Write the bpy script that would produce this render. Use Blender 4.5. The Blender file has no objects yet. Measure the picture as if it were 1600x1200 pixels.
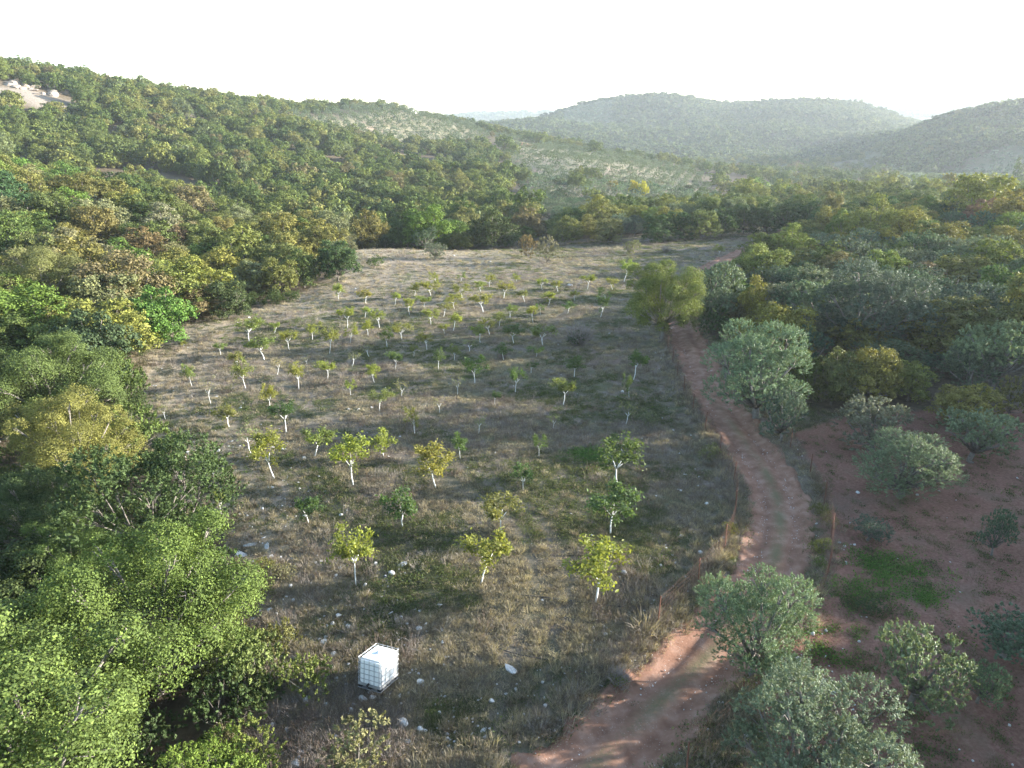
import bpy, math, random
import numpy as np
from mathutils import Vector, Matrix

# ------------------------------------------------------------------ camera, sky, sun, exposure
scene = bpy.context.scene
COL = scene.collection
F = 1109.0                      # focal length in pixels of the 1600 px wide photograph
CAMZ = 20.0
PITCH = math.atan(395.0 / F)
cam_d = bpy.data.cameras.new('camera')
cam_d.sensor_width = 36.0
cam_d.lens = F / 1600.0 * 36.0
cam_d.clip_start = 0.5
cam_d.clip_end = 20000
cam = bpy.data.objects.new('camera', cam_d)
COL.objects.link(cam)
cam.location = (0, 0, CAMZ)
cam.rotation_euler = (math.pi / 2 - PITCH, 0, 0)
scene.camera = cam

SUN_AZ = math.radians(82)       # clockwise from the view direction (+Y) towards +X
SUN_EL = math.radians(12.0)
world = bpy.data.worlds.new('World')
scene.world = world
world.use_nodes = True
wn = world.node_tree.nodes
bg = wn['Background']
sky = wn.new('ShaderNodeTexSky')
sky.sky_type = 'NISHITA'
sky.sun_disc = False
sky.sun_elevation = SUN_EL
sky.sun_rotation = SUN_AZ
sky.altitude = 200
sky.air_density = 1.0
sky.dust_density = 0.6
sky.ozone_density = 1.0
world.node_tree.links.new(sky.outputs[0], bg.inputs[0])
bg.inputs[1].default_value = 0.13

sun_d = bpy.data.lights.new('sun', 'SUN')
sun_d.energy = 5.0
sun_d.angle = math.radians(0.6)
sun_d.color = (1.0, 0.94, 0.85)
sun = bpy.data.objects.new('sun', sun_d)
COL.objects.link(sun)
SUNV = Vector((math.sin(SUN_AZ) * math.cos(SUN_EL), math.cos(SUN_AZ) * math.cos(SUN_EL), math.sin(SUN_EL)))
sun.rotation_euler = SUNV.to_track_quat('Z', 'Y').to_euler()
sun.location = (60, 40, 60)

scene.view_settings.view_transform = 'Standard'
scene.view_settings.look = 'None'
scene.view_settings.gamma = 1.0
scene.view_settings.exposure = 2.38
cy = scene.cycles
cy.max_bounces = 5
cy.diffuse_bounces = 3
cy.glossy_bounces = 2
cy.transmission_bounces = 4
cy.transparent_max_bounces = 8
cy.volume_bounces = 1
cy.use_denoising = True
cy.denoiser = 'OPENIMAGEDENOISE'
cy.denoising_input_passes = 'RGB_ALBEDO_NORMAL'
cy.denoising_prefilter = 'ACCURATE'
cy.sample_clamp_indirect = 6.0

rng = np.random.default_rng(7)
random.seed(7)

# ------------------------------------------------------------------ noise and terrain
def _hash(ix, iy, s):
    h = (ix.astype(np.int64) * 374761393 + iy.astype(np.int64) * 668265263 + s * 1442695041) & 0xFFFFFFFF
    h = ((h ^ (h >> 13)) * 1274126177) & 0xFFFFFFFF
    return ((h ^ (h >> 16)) & 0xFFFF) / 65535.0

def vnoise(x, y, s=0):
    x = np.asarray(x, float); y = np.asarray(y, float)
    ix = np.floor(x); iy = np.floor(y)
    fx = x - ix; fy = y - iy
    fx = fx * fx * (3 - 2 * fx); fy = fy * fy * (3 - 2 * fy)
    a = _hash(ix, iy, s); b = _hash(ix + 1, iy, s); c = _hash(ix, iy + 1, s); d = _hash(ix + 1, iy + 1, s)
    return (a + (b - a) * fx) * (1 - fy) + (c + (d - c) * fx) * fy

def fbm(x, y, s=0, o=4):
    v = 0; a = 0.5; t = 0
    for k in range(o):
        v = v + a * vnoise(x * 2 ** k + 17.3 * k, y * 2 ** k - 9.1 * k, s + k); t += a; a *= 0.5
    return v / t                                            # 0..1

SP, CP = math.sin(PITCH), math.cos(PITCH)
def ray(px, py):
    u = (px - 800) / F; v = (600 - py) / F
    return np.array([u, CP + v * SP, v * CP - SP])
def at_y(px, py, Y, dz=0.0):
    d = ray(px, py); t = Y / d[1]
    return (d[0] * t, Y, CAMZ + d[2] * t + dz)
def flat(px, py, z=0.0):
    d = ray(px, py); t = (z - CAMZ) / d[2]
    return (d[0] * t, d[1] * t, z)
def project(p):
    x, y, z = p[0], p[1], p[2] - CAMZ
    depth = y * CP - z * SP
    return 800 + F * x / depth, 600 - F * (y * SP + z * CP) / depth, depth

ctrl = []
def cp(x, y, z): ctrl.append((x, y, z))
def cpx(px, py, Y, canopy): ctrl.append(at_y(px, py, Y, -canopy))
# the field and the road, level
for p in [(0, 0, 0), (0, -20, 0), (0, 12, 0), (8, 14, 0), (-8, 16, 0), (-11, 26, 0), (-20, 40, 0), (-31, 57, 0), (-37, 77, 0), (-25, 104, 0),
          (-27, 124, 0.4), (0, 30, 0), (0, 55, 0), (0, 85, 0), (0, 120, 0), (15, 40, 0.0), (17, 70, 0.3), (22, 100, 0.4), (38, 140, 0.3),
          (62, 165, 0.0), (14, 140, -0.6), (20, 24, 0.0), (30, 30, 0.2), (30, 42, 0.5), (-18, 20, -1.0), (-28, 30, -1.2), (-12, 10, -0.6), (-34, 44, -0.3)]:
    cp(*p)
# right-hand wooded slope, in and beyond the frame
for p in [(40, 20, 0.6), (45, 65, 1.6), (38, 90, 1.2), (60, 80, 2.6), (84, 126, 3.0), (60, 125, 1.6), (100, 150, 3.0), (62, 38, 4.5), (80, 48, 8), (110, 72, 7), (150, 100, 7.5), (210, 150, 6), (70, 15, 8),
          (300, 160, 8), (420, 260, 4), (110, -10, 12), (60, -30, 4.5), (200, 20, 18), (600, 200, 10), (130, 200, -1), (90, 185, -2.5), (900, 500, 5), (1500, 500, 30), (200, 230, -6)]:
    cp(*p)
# left off-frame
for p in [(-60, 20, 2), (-90, 60, 9), (-140, 100, 14), (-220, 110, 28), (-60, -20, 2), (-160, 0, 14), (-420, 200, 60), (-800, 300, 80), (-1600, 900, 90)]:
    cp(*p)
# near spur of the left hill
for p in [(0, 262, 150, 5), (200, 306, 134, 5), (400, 356, 124, 5), (0, 430, 72, 5), (120, 400, 90, 5), (250, 420, 92, 5), (100, 340, 112, 5), (300, 372, 108, 5)]:
    cpx(*p)
# gully behind it, then the main slope
for p in [(0, 250, 205, 6), (150, 276, 200, 6), (300, 296, 190, 6), (480, 345, 172, 6), (600, 350, 150, 6), (740, 350, 150, 5),
          (0, 190, 265, 6), (150, 210, 275, 6), (300, 230, 275, 6), (450, 262, 265, 6), (600, 300, 235, 6), (600, 252, 330, 6), (450, 205, 350, 6),
          (720, 300, 240, 6), (720, 250, 340, 6), (600, 205, 470, 6), (700, 212, 500, 5), (300, 178, 350, 6),
          (0, 97, 335, 6), (200, 127, 400, 6), (300, 142, 435, 6), (420, 158, 490, 6), (560, 170, 570, 5), (660, 178, 620, 5), (735, 192, 650, 4)]:
    cpx(*p)
for p in [(-260, 480, 34), (-220, 600, 26), (-150, 760, 24), (-60, 860, 16), (-600, 900, 40), (-320, 1300, 20), (-30, 1500, 10), (-80, 2500, 15)]:
    cp(*p)
# olive spur in the middle distance
for p in [(800, 330, 190, 4), (900, 302, 258, 4), (1000, 322, 228, 4), (900, 242, 420, 4), (1050, 272, 400, 3), (820, 217, 560, 4), (1000, 247, 490, 3),
          (910, 228, 545, 3), (1080, 263, 440, 3), (1080, 300, 300, 3), (780, 260, 380, 5)]:
    cpx(*p)
for p in [(60, 700, -10), (120, 620, -12), (10, 760, -4)]: cp(*p)
# valley floor
for p in [(1150, 292, 320, 6), (1250, 292, 330, 7), (1400, 292, 320, 7), (1150, 258, 520, 6), (1250, 252, 600, 6), (1400, 262, 520, 6), (1550, 270, 420, 5), (1500, 258, 560, 5), (1600, 300, 300, 6)]:
    cpx(*p)
# far hill across the valley
for p in [(1000, 246, 820, 5), (1200, 243, 800, 5), (1350, 240, 790, 5), (860, 205, 1000, 4), (1000, 205, 1080, 5), (1150, 200, 1080, 5), (1300, 205, 1000, 5),
          (800, 189, 1330, 3), (900, 170, 1360, 4), (960, 160, 1360, 4), (1020, 157, 1360, 4), (1090, 157, 1380, 4), (1130, 164, 1360, 4), (1200, 157, 1300, 4), (1290, 158, 1260, 4), (1350, 164, 1250, 4), (1400, 182, 1240, 4), (1440, 200, 1200, 4)]:
    cpx(*p)
for p in [(100, 1700, 20), (300, 1750, 30), (600, 1700, 30)]: cp(*p)
# right-hand hills
for p in [(1600, 168, 780, 4), (1540, 173, 770, 4), (1490, 184, 750, 4), (1440, 205, 720, 4), (1400, 230, 690, 4), (1560, 232, 580, 4), (1480, 245, 580, 4), (1600, 212, 640, 4),
          (1510, 215, 640, 4)]:
    cpx(*p)
for p in [(1000, 1450, 25), (820, 1500, 20), (600, 960, 4), (500, 930, 0), (760, 1000, 15)]: cp(*p)
# the farthest ridges
for p in [(1340, 166, 2600, 0), (1395, 156, 2700, 0), (1450, 163, 2600, 0), (1530, 161, 2500, 0), (1600, 158, 2500, 0), (750, 193, 2600, 0), (780, 188, 2600, 0), (1000, 196, 2600, 0), (400, 196, 2600, 0), (100, 190, 2600, 0)]:
    cpx(*p)
for a in (-80, -60, -40, -20, 0, 20, 40, 60, 80):
    cp(4300 * math.sin(math.radians(a)), 4300 * math.cos(math.radians(a)), 5)

OY = -30.0
def lp(x, y):
    x = np.asarray(x, float); y = np.asarray(y, float) - OY
    r = np.maximum(np.hypot(x, y), 2.0)
    return np.arctan2(x, y), np.log(r), r
_c = np.array(ctrl)
_a, _l, _r = lp(_c[:, 0], _c[:, 1])
_n = len(_c)
def _phi(d2):
    return np.where(d2 > 1e-12, 0.5 * d2 * np.log(np.maximum(d2, 1e-12)), 0.0)
_D = _phi((_a[:, None] - _a[None]) ** 2 + (_l[:, None] - _l[None]) ** 2)
_A = np.zeros((_n + 3, _n + 3)); _A[:_n, :_n] = _D + np.eye(_n) * 4e-4
_A[:_n, _n] = 1; _A[:_n, _n + 1] = _a; _A[:_n, _n + 2] = _l
_A[_n:, :_n] = _A[:_n, _n:].T
_w = np.linalg.solve(_A, np.concatenate([_c[:, 2] / _r, [0, 0, 0]]))

# outline of the open field on the ground, clockwise from the near left
FIELD_PX = [(445, 1260), (440, 1180), (425, 1080), (395, 960), (345, 850), (305, 780), (268, 700), (215, 640), (212, 580), (250, 525), (320, 492), (430, 470), (520, 437), (556, 420), (560, 392), (700, 392)]
FIELD = [flat(*p)[:2] for p in FIELD_PX] + [(0, 133), (14, 141), (38, 150), (64, 172), (70, 160), (50, 128), (34, 108), (24, 92), (21, 78), (20, 60), (22, 48), (60, 46), (80, 20), (80, -20), (-8, -20), (-7, 10)]
FIELD = np.array(FIELD)
def poly_dist(x, y, poly):
    """signed distance, positive inside"""
    x = np.asarray(x, float); y = np.asarray(y, float)
    best = np.full(x.shape, 1e9); inside = np.zeros(x.shape, bool)
    for i in range(len(poly)):
        ax, ay = poly[i]; bx, by = poly[(i + 1) % len(poly)]
        dx, dy = bx - ax, by - ay
        t = np.clip(((x - ax) * dx + (y - ay) * dy) / (dx * dx + dy * dy), 0, 1)
        best = np.minimum(best, np.hypot(x - ax - t * dx, y - ay - t * dy))
        with np.errstate(divide='ignore', invalid='ignore'):
            inside ^= ((ay > y) != (by > y)) & (x < (bx - ax) * (y - ay) / (by - ay + 1e-12) + ax)
    return np.where(inside, best, -best)
def line_dist(x, y, pts):
    x = np.asarray(x, float); y = np.asarray(y, float)
    best = np.full(x.shape, 1e9)
    for (ax, ay), (bx, by) in zip(pts[:-1], pts[1:]):
        dx, dy = bx - ax, by - ay
        t = np.clip(((x - ax) * dx + (y - ay) * dy) / (dx * dx + dy * dy), 0, 1)
        best = np.minimum(best, np.hypot(x - ax - t * dx, y - ay - t * dy))
    return best
def catmull(pts, n=8):
    P = [np.array(p, float) for p in pts]; P = [2 * P[0] - P[1]] + P + [2 * P[-1] - P[-2]]
    out = []
    for i in range(1, len(P) - 2):
        for k in range(n):
            t = k / n
            out.append(0.5 * ((2 * P[i]) + (-P[i - 1] + P[i + 1]) * t + (2 * P[i - 1] - 5 * P[i] + 4 * P[i + 1] - P[i + 2]) * t * t + (-P[i - 1] + 3 * P[i] - 3 * P[i + 1] + P[i + 2]) * t ** 3))
    out.append(P[-2])
    return np.array(out)
ROAD_PX = [(928, 1195), (1010, 1115), (1090, 1040), (1150, 970), (1195, 910), (1216, 850), (1218, 800), (1205, 752), (1172, 702), (1137, 655), (1110, 610), (1090, 570), (1068, 520), (1064, 490), (1072, 468)]
ROAD_C = [(-9, 6), (-4.5, 12)] + [flat(*p)[:2] for p in ROAD_PX] + [(25, 98), (33, 112), (44, 128), (56, 146)]
ROAD = catmull(ROAD_C, 8)
TRACK = catmull([flat(*p)[:2] for p in [(395, 560), (430, 610), (510, 665), (640, 712), (760, 770), (840, 840), (862, 920), (835, 1010), (815, 1080), (800, 1150)]], 6)
TANK = flat(590, 1068)[:2]
HILL_FLAT = 1.0
def Z(x, y):
    x = np.atleast_1d(np.asarray(x, float)); y = np.atleast_1d(np.asarray(y, float))
    a, l, r = lp(x, y)
    out = np.empty(x.shape)
    fa, fl = a.ravel(), l.ravel(); o = out.ravel()
    for i in range(0, fa.size, 60000):
        s = slice(i, i + 60000)
        o[s] = _phi((fa[s, None] - _a[None]) ** 2 + (fl[s, None] - _l[None]) ** 2) @ _w[:_n] + _w[_n] + _w[_n + 1] * fa[s] + _w[_n + 2] * fl[s]
    z = o.reshape(x.shape) * r
    hill = np.clip((r - 180) / 500, 0, 1)
    z = z + hill * (fbm(x / 150.0, y / 150.0, 3, 4) - 0.5) * 32 * np.clip(r / 1000, 0, 1.3)
    z = z + (fbm(x / 9.0, y / 9.0, 5, 3) - 0.5) * 0.5 * np.clip((r - 20) / 60, 0.25, 1.5)
    z = z + (fbm(x / 1.6, y / 1.6, 6, 2) - 0.5) * 0.10 * (r < 220)
    rd = line_dist(x, y, ROAD)
    z = z - 0.20 * np.clip(1 - (rd - 1.25) / 0.55, 0, 1)
    z = z + 0.22 * np.exp(-((rd - 2.5) / 0.7) ** 2) * np.clip(y / 20, 0, 1) * (y < 95)
    return z
def Z1(x, y): return float(Z(np.array([x]), np.array([y]))[0])

# ------------------------------------------------------------------ mesh helpers
def mesh_obj(name, verts, faces, mat=None, parent=None, smooth=False, attrs=None):
    me = bpy.data.meshes.new(name)
    if isinstance(verts, np.ndarray) and isinstance(faces, np.ndarray):
        nv, nf, k = len(verts), len(faces), faces.shape[1]
        me.vertices.add(nv); me.vertices.foreach_set('co', verts.astype(np.float32).ravel())
        me.loops.add(nf * k); me.loops.foreach_set('vertex_index', faces.astype(np.int32).ravel())
        me.polygons.add(nf); me.polygons.foreach_set('loop_start', np.arange(0, nf * k, k, dtype=np.int32))
        me.polygons.foreach_set('loop_total', np.full(nf, k, np.int32))
        me.update(calc_edges=True)
    else:
        me.from_pydata([tuple(v) for v in verts], [], [tuple(f) for f in faces]); me.update()
    if smooth:
        me.polygons.foreach_set('use_smooth', np.ones(len(me.polygons), bool))
    for nm, arr in (attrs or {}).items():
        at = me.attributes.new(nm, 'FLOAT', 'POINT'); at.data.foreach_set('value', np.asarray(arr, np.float32))
    if mat: me.materials.append(mat)
    return link_mesh(name, me, parent)
def link_mesh(name, me, parent=None):
    o = bpy.data.objects.new(name, me); COL.objects.link(o)
    if parent: o.parent = parent
    return o
def tag(o, label=None, cat=None, group=None, kind=None):
    if label: o['label'] = label
    if cat: o['category'] = cat
    if group: o['group'] = group
    if kind: o['kind'] = kind
    return o
def empty(name, loc, rot=(0, 0, 0), scale=(1, 1, 1)):
    o = bpy.data.objects.new(name, None); COL.objects.link(o)
    o.empty_display_size = 0.2; o.location = loc; o.rotation_euler = rot; o.scale = scale
    return o
class MB:
    def __init__(s): s.v = []; s.f = []
    def box(s, c, d, R=None):
        b = len(s.v)
        for z in (-.5, .5):
            for (x, y) in ((-.5, -.5), (.5, -.5), (.5, .5), (-.5, .5)):
                p = Vector((x * d[0], y * d[1], z * d[2]))
                if R: p = R @ p
                s.v.append(tuple(p + Vector(c)))
        for q in ((0, 3, 2, 1), (4, 5, 6, 7), (0, 1, 5, 4), (1, 2, 6, 5), (2, 3, 7, 6), (3, 0, 4, 7)): s.f.append(tuple(b + i for i in q))
        return s
    def tube(s, pts, radii, n=6, cap=True):
        pts = [Vector(p) for p in pts]; b = len(s.v); m = len(pts)
        if not hasattr(radii, '__len__'): radii = [radii] * m
        for i, p in enumerate(pts):
            d = (pts[min(i + 1, m - 1)] - pts[max(i - 1, 0)])
            d = d.normalized() if d.length > 1e-9 else Vector((0, 0, 1))
            u = d.orthogonal().normalized() if abs(d.z) > 0.95 else d.cross(Vector((0, 0, 1))).normalized()
            w = d.cross(u)
            for k in range(n):
                a = 2 * math.pi * k / n
                s.v.append(tuple(p + (u * math.cos(a) + w * math.sin(a)) * radii[i]))
        for i in range(m - 1):
            for k in range(n):
                s.f.append((b + i * n + k, b + i * n + (k + 1) % n, b + (i + 1) * n + (k + 1) % n, b + (i + 1) * n + k))
        if cap:
            s.f.append(tuple(b + k for k in reversed(range(n)))); s.f.append(tuple(b + (m - 1) * n + k for k in range(n)))
        return s
    def obj(s, name, mat, parent=None, smooth=False): return mesh_obj(name, s.v, s.f, mat, parent, smooth)

# ------------------------------------------------------------------ materials
def new_mat(name):
    m = bpy.data.materials.new(name); m.use_nodes = True
    nt = m.node_tree; nt.nodes.clear()
    out = nt.nodes.new('ShaderNodeOutputMaterial')
    return m, nt, out
def node(nt, t, **kw):
    n = nt.nodes.new(t)
    for k, v in kw.items():
        if k == 'inp':
            for i, val in v.items(): n.inputs[i].default_value = val
        else: setattr(n, k, v)
    return n
def L(nt, a, b): nt.links.new(a, b)
def ramp(nt, fac, stops, interp='LINEAR'):
    r = nt.nodes.new('ShaderNodeValToRGB'); r.color_ramp.interpolation = interp
    e = r.color_ramp.elements
    while len(e) < len(stops): e.new(0.5)
    for k, (p, c) in enumerate(stops): e[k].position = p; e[k].color = (*c, 1) if len(c) == 3 else c
    L(nt, fac, r.inputs[0]); return r.outputs[0]
def mix(nt, fac, a, b, mode='MIX'):
    m = nt.nodes.new('ShaderNodeMix'); m.data_type = 'RGBA'; m.blend_type = mode
    for s, v in ((0, fac), (6, a), (7, b)):
        if isinstance(v, bpy.types.NodeSocket): L(nt, v, m.inputs[s])
        elif s == 0: m.inputs[0].default_value = v
        else: m.inputs[s].default_value = (*v, 1) if len(v) == 3 else v
    return m.outputs[2]
def mathn(nt, op, a, b=0.0, c=None, clamp=False):
    m = nt.nodes.new('ShaderNodeMath'); m.operation = op; m.use_clamp = clamp
    for s, v in ((0, a), (1, b), (2, c)):
        if v is None: continue
        if isinstance(v, bpy.types.NodeSocket): L(nt, v, m.inputs[s])
        else: m.inputs[s].default_value = v
    return m.outputs[0]
def noise(nt, vec, scale, detail=4, rough=0.55, dist=0.0):
    n = nt.nodes.new('ShaderNodeTexNoise'); n.inputs['Scale'].default_value = scale; n.inputs['Detail'].default_value = detail
    n.inputs['Roughness'].default_value = rough; n.inputs['Distortion'].default_value = dist
    L(nt, vec, n.inputs['Vector']); return n.outputs[0]
def attr(nt, name):
    a = nt.nodes.new('ShaderNodeAttribute'); a.attribute_name = name; return a.outputs['Fac']

def foliage_mat(name, palette=None, rough=0.6, spec=0.08, trans=0.2, vary=0.5, tip=(1.25, 1.2, 0.9)):
    """leaf colour: the tree's own colour (object colour) or a palette picked by instance, varied from leaf to leaf"""
    m, nt, out = new_mat(name)
    oi = nt.nodes.new('ShaderNodeObjectInfo')
    col = ramp(nt, oi.outputs['Random'], palette, 'CONSTANT') if palette else oi.outputs['Color']
    lv = attr(nt, 'lv')
    k = mathn(nt, 'MULTIPLY_ADD', lv, vary * 2, 1 - vary)
    comb = nt.nodes.new('ShaderNodeCombineColor')
    for i in range(3): L(nt, mathn(nt, 'MULTIPLY', k, 1.0), comb.inputs[i])
    c = mix(nt, 1.0, col, comb.outputs[0], 'MULTIPLY')
    c = mix(nt, mathn(nt, 'SUBTRACT', mathn(nt, 'MULTIPLY', lv, 1.4), 0.7, clamp=True), c, mix(nt, 1.0, c, tip, 'MULTIPLY'))
    p = node(nt, 'ShaderNodeBsdfPrincipled', inp={'Roughness': rough, 'Specular IOR Level': spec})
    L(nt, c, p.inputs['Base Color'])
    t = nt.nodes.new('ShaderNodeBsdfTranslucent')
    L(nt, mix(nt, 1.0, c, (1.35, 1.3, 0.7), 'MULTIPLY'), t.inputs[0])
    s = nt.nodes.new('ShaderNodeMixShader'); s.inputs[0].default_value = trans
    L(nt, p.outputs[0], s.inputs[1]); L(nt, t.outputs[0], s.inputs[2]); L(nt, s.outputs[0], out.inputs[0])
    return m
def simple_mat(name, col, rough=0.8, spec=0.3, noise_scale=None, col2=None, bump=0.0, coord='Object', metallic=0.0, detail=5):
    m, nt, out = new_mat(name)
    p = node(nt, 'ShaderNodeBsdfPrincipled', inp={'Roughness': rough, 'Specular IOR Level': spec, 'Metallic': metallic})
    if noise_scale:
        tc = nt.nodes.new('ShaderNodeTexCoord')
        n = noise(nt, tc.outputs[coord], noise_scale, detail, 0.6)
        L(nt, ramp(nt, n, [(0.3, col), (0.7, col2 or col)]), p.inputs['Base Color'])
        if bump:
            b = node(nt, 'ShaderNodeBump', inp={'Strength': bump}); L(nt, n, b.inputs['Height']); L(nt, b.outputs[0], p.inputs['Normal'])
    else: p.inputs['Base Color'].default_value = (*col, 1)
    L(nt, p.outputs[0], out.inputs[0]); return m

M = {}
M['leaf'] = foliage_mat('leaf')
M['olive_leaf'] = foliage_mat('olive_leaf', rough=0.55, spec=0.2, trans=0.22, vary=0.5, tip=(1.4, 1.4, 1.35))
M['young_leaf'] = foliage_mat('young_leaf', rough=0.55, spec=0.3, trans=0.42, vary=0.4)
OAKP = [(0.0, (.088, .122, .034)), (0.18, (.120, .148, .042)), (0.36, (.066, .098, .030)), (0.5, (.142, .156, .046)), (0.66, (.100, .128, .042)), (0.80, (.158, .160, .054)), (0.91, (.118, .145, .066)), (0.97, (.140, .125, .060))]
FARP = [(0.0, (.070, .100, .036)), (0.3, (.085, .112, .040)), (0.6, (.058, .086, .034)), (0.85, (.100, .122, .050))]
M['leaf_hill'] = foliage_mat('leaf_hill', palette=FARP)
M['leaf_far'] = foliage_mat('leaf_far', palette=OAKP)
OLVP = [(0.0, (.125, .158, .100)), (0.3, (.105, .138, .082)), (0.55, (.140, .172, .112)), (0.8, (.110, .140, .076)), (0.93, (.080, .110, .046))]
M['olive_far'] = foliage_mat('olive_far', palette=OLVP, trans=0.25, vary=0.45, tip=(1.4, 1.4, 1.4))
M['bark'] = simple_mat('bark', (.10, .085, .07), 0.9, 0.2, 9, (.22, .20, .175), 0.4)
M['pale_bark'] = simple_mat('pale_bark', (.13, .115, .10), 0.9, 0.2, 9, (.25, .23, .205), 0.3)
M['whitewash'] = simple_mat('whitewash', (.62, .62, .58), 0.8, 0.2, 14, (.78, .78, .75), 0.2)
M['twig'] = simple_mat('twig', (.16, .13, .11), 0.9, 0.1, 7, (.28, .25, .23))
def grass_mat(name, palette, trans=0.3):
    return foliage_mat(name, palette=palette, rough=0.75, spec=0.15, trans=trans, vary=0.35)
STRAW = [(0.0, (.28, .243, .185)), (0.22, (.205, .177, .142)), (0.45, (.172, .155, .136)), (0.62, (.245, .222, .190)), (0.8, (.150, .122, .104)), (0.92, (.30, .265, .195))]
WEED = [(0.0, (.080, .098, .042)), (0.3, (.100, .112, .055)), (0.55, (.066, .084, .040)), (0.75, (.120, .125, .068)), (0.92, (.080, .118, .036))]
DEAD = [(0.0, (.15, .122, .112)), (0.35, (.20, .175, .165)), (0.65, (.135, .100, .086)), (0.85, (.25, .225, .215))]
M['straw'] = grass_mat('straw', STRAW); M['weed'] = grass_mat('weed', WEED, 0.35); M['dead'] = grass_mat('dead', DEAD, 0.15)
M['rock'] = simple_mat('rock', (.36, .35, .33), 0.9, 0.25, 5, (.60, .585, .56), 0.6)

# ground: real soil, litter and dry-grass colours, mixed by where each one lies
def ground_material():
    m, nt, out = new_mat('ground_soil')
    geo = nt.nodes.new('ShaderNodeNewGeometry'); P = geo.outputs['Position']
    n1 = noise(nt, P, 0.35, 6, 0.6); n2 = noise(nt, P, 1.7, 6, 0.65); n3 = noise(nt, P, 7.0, 5, 0.7); n4 = noise(nt, P, 0.09, 4, 0.5)
    n5 = noise(nt, P, 28.0, 4, 0.7)
    dry = ramp(nt, n2, [(0.28, (.088, .072, .062)), (0.45, (.168, .140, .116)), (0.6, (.235, .203, .166)), (0.75, (.32, .285, .235))])
    dry = mix(nt, ramp(nt, n3, [(0.42, (0, 0, 0)), (0.62, (.75, .75, .75))]), dry, (.105, .080, .062))
    grn = ramp(nt, n3, [(0.3, (.060, .070, .034)), (0.7, (.125, .130, .062))])
    c = mix(nt, ramp(nt, n1, [(0.44, (0, 0, 0)), (0.60, (.8, .8, .8))]), dry, grn)
    redish = ramp(nt, n3, [(0.25, (.115, .072, .055)), (0.75, (.21, .135, .105))])
    c = mix(nt, ramp(nt, n4, [(0.5, (0, 0, 0)), (0.66, (.5, .5, .5))]), c, redish)
    # pale dry bank at the forest edge
    bank = ramp(nt, n3, [(0.3, (.20, .155, .11)), (0.55, (.36, .30, .215)), (0.75, (.44, .385, .30))])
    c = mix(nt, mathn(nt, 'MULTIPLY', attr(nt, 'm_dry'), ramp(nt, n2, [(0.3, (.35, .35, .35)), (0.6, (1, 1, 1))])), c, bank)
    # worn track: flattened greenish and bare
    trk = ramp(nt, n3, [(0.35, (.105, .095, .066)), (0.65, (.185, .160, .125))])
    c = mix(nt, mathn(nt, 'MULTIPLY', attr(nt, 'm_track'), ramp(nt, n2, [(.35, (.15, .15, .15)), (.6, (.75, .75, .75))])), c, trk)
    # red tilled soil
    red = ramp(nt, mathn(nt, 'ADD', mathn(nt, 'MULTIPLY', n3, .6), mathn(nt, 'MULTIPLY', n1, .4)), [(0.34, (.125, .064, .049)), (0.5, (.215, .112, .084)), (0.64, (.30, .180, .140))])
    red = mix(nt, ramp(nt, n1, [(0.52, (0, 0, 0)), (0.68, (.55, .55, .55))]), red, (.115, .085, .060))
    red = mix(nt, mathn(nt, 'MULTIPLY', attr(nt, 'm_weed'), ramp(nt, n2, [(0.42, (0, 0, 0)), (0.56, (.6, .6, .6))])), red, (.075, .115, .038))
    mr = mathn(nt, 'ADD', attr(nt, 'm_red'), mathn(nt, 'MULTIPLY', mathn(nt, 'SUBTRACT', n2, 0.5), 0.9))
    c = mix(nt, ramp(nt, mr, [(0.4, (0, 0, 0)), (0.62, (1, 1, 1))]), c, red)
    # forest litter and the ground of far groves
    lit = ramp(nt, n2, [(0.3, (.070, .055, .038)), (0.7, (.155, .125, .085))])
    c = mix(nt, attr(nt, 'm_forest'), c, lit)
    grove = ramp(nt, noise(nt, P, .05, 4), [(0.35, (.22, .185, .12)), (0.5, (.26, .24, .155)), (0.65, (.30, .225, .17))])
    c = mix(nt, attr(nt, 'm_grove'), c, grove)
    far = ramp(nt, noise(nt, P, 0.03, 5, 0.6), [(0.35, (.075, .085, .040)), (0.65, (.13, .125, .065))])
    c = mix(nt, attr(nt, 'm_far'), c, far)
    rockc = ramp(nt, n2, [(0.3, (.13, .11, .085)), (0.6, (.26, .225, .19))])
    c = mix(nt, attr(nt, 'm_rock'), c, rockc)
    p = node(nt, 'ShaderNodeBsdfPrincipled', inp={'Roughness': 0.95, 'Specular IOR Level': 0.1})
    L(nt, c, p.inputs['Base Color'])
    h = mathn(nt, 'ADD', mathn(nt, 'MULTIPLY', n3, 0.6), mathn(nt, 'MULTIPLY', n5, 0.25))
    b = node(nt, 'ShaderNodeBump', inp={'Strength': 0.9, 'Distance': 0.12}); L(nt, h, b.inputs['Height']); L(nt, b.outputs[0], p.inputs['Normal'])
    L(nt, p.outputs[0], out.inputs[0]); return m
M['ground'] = ground_material()
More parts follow.
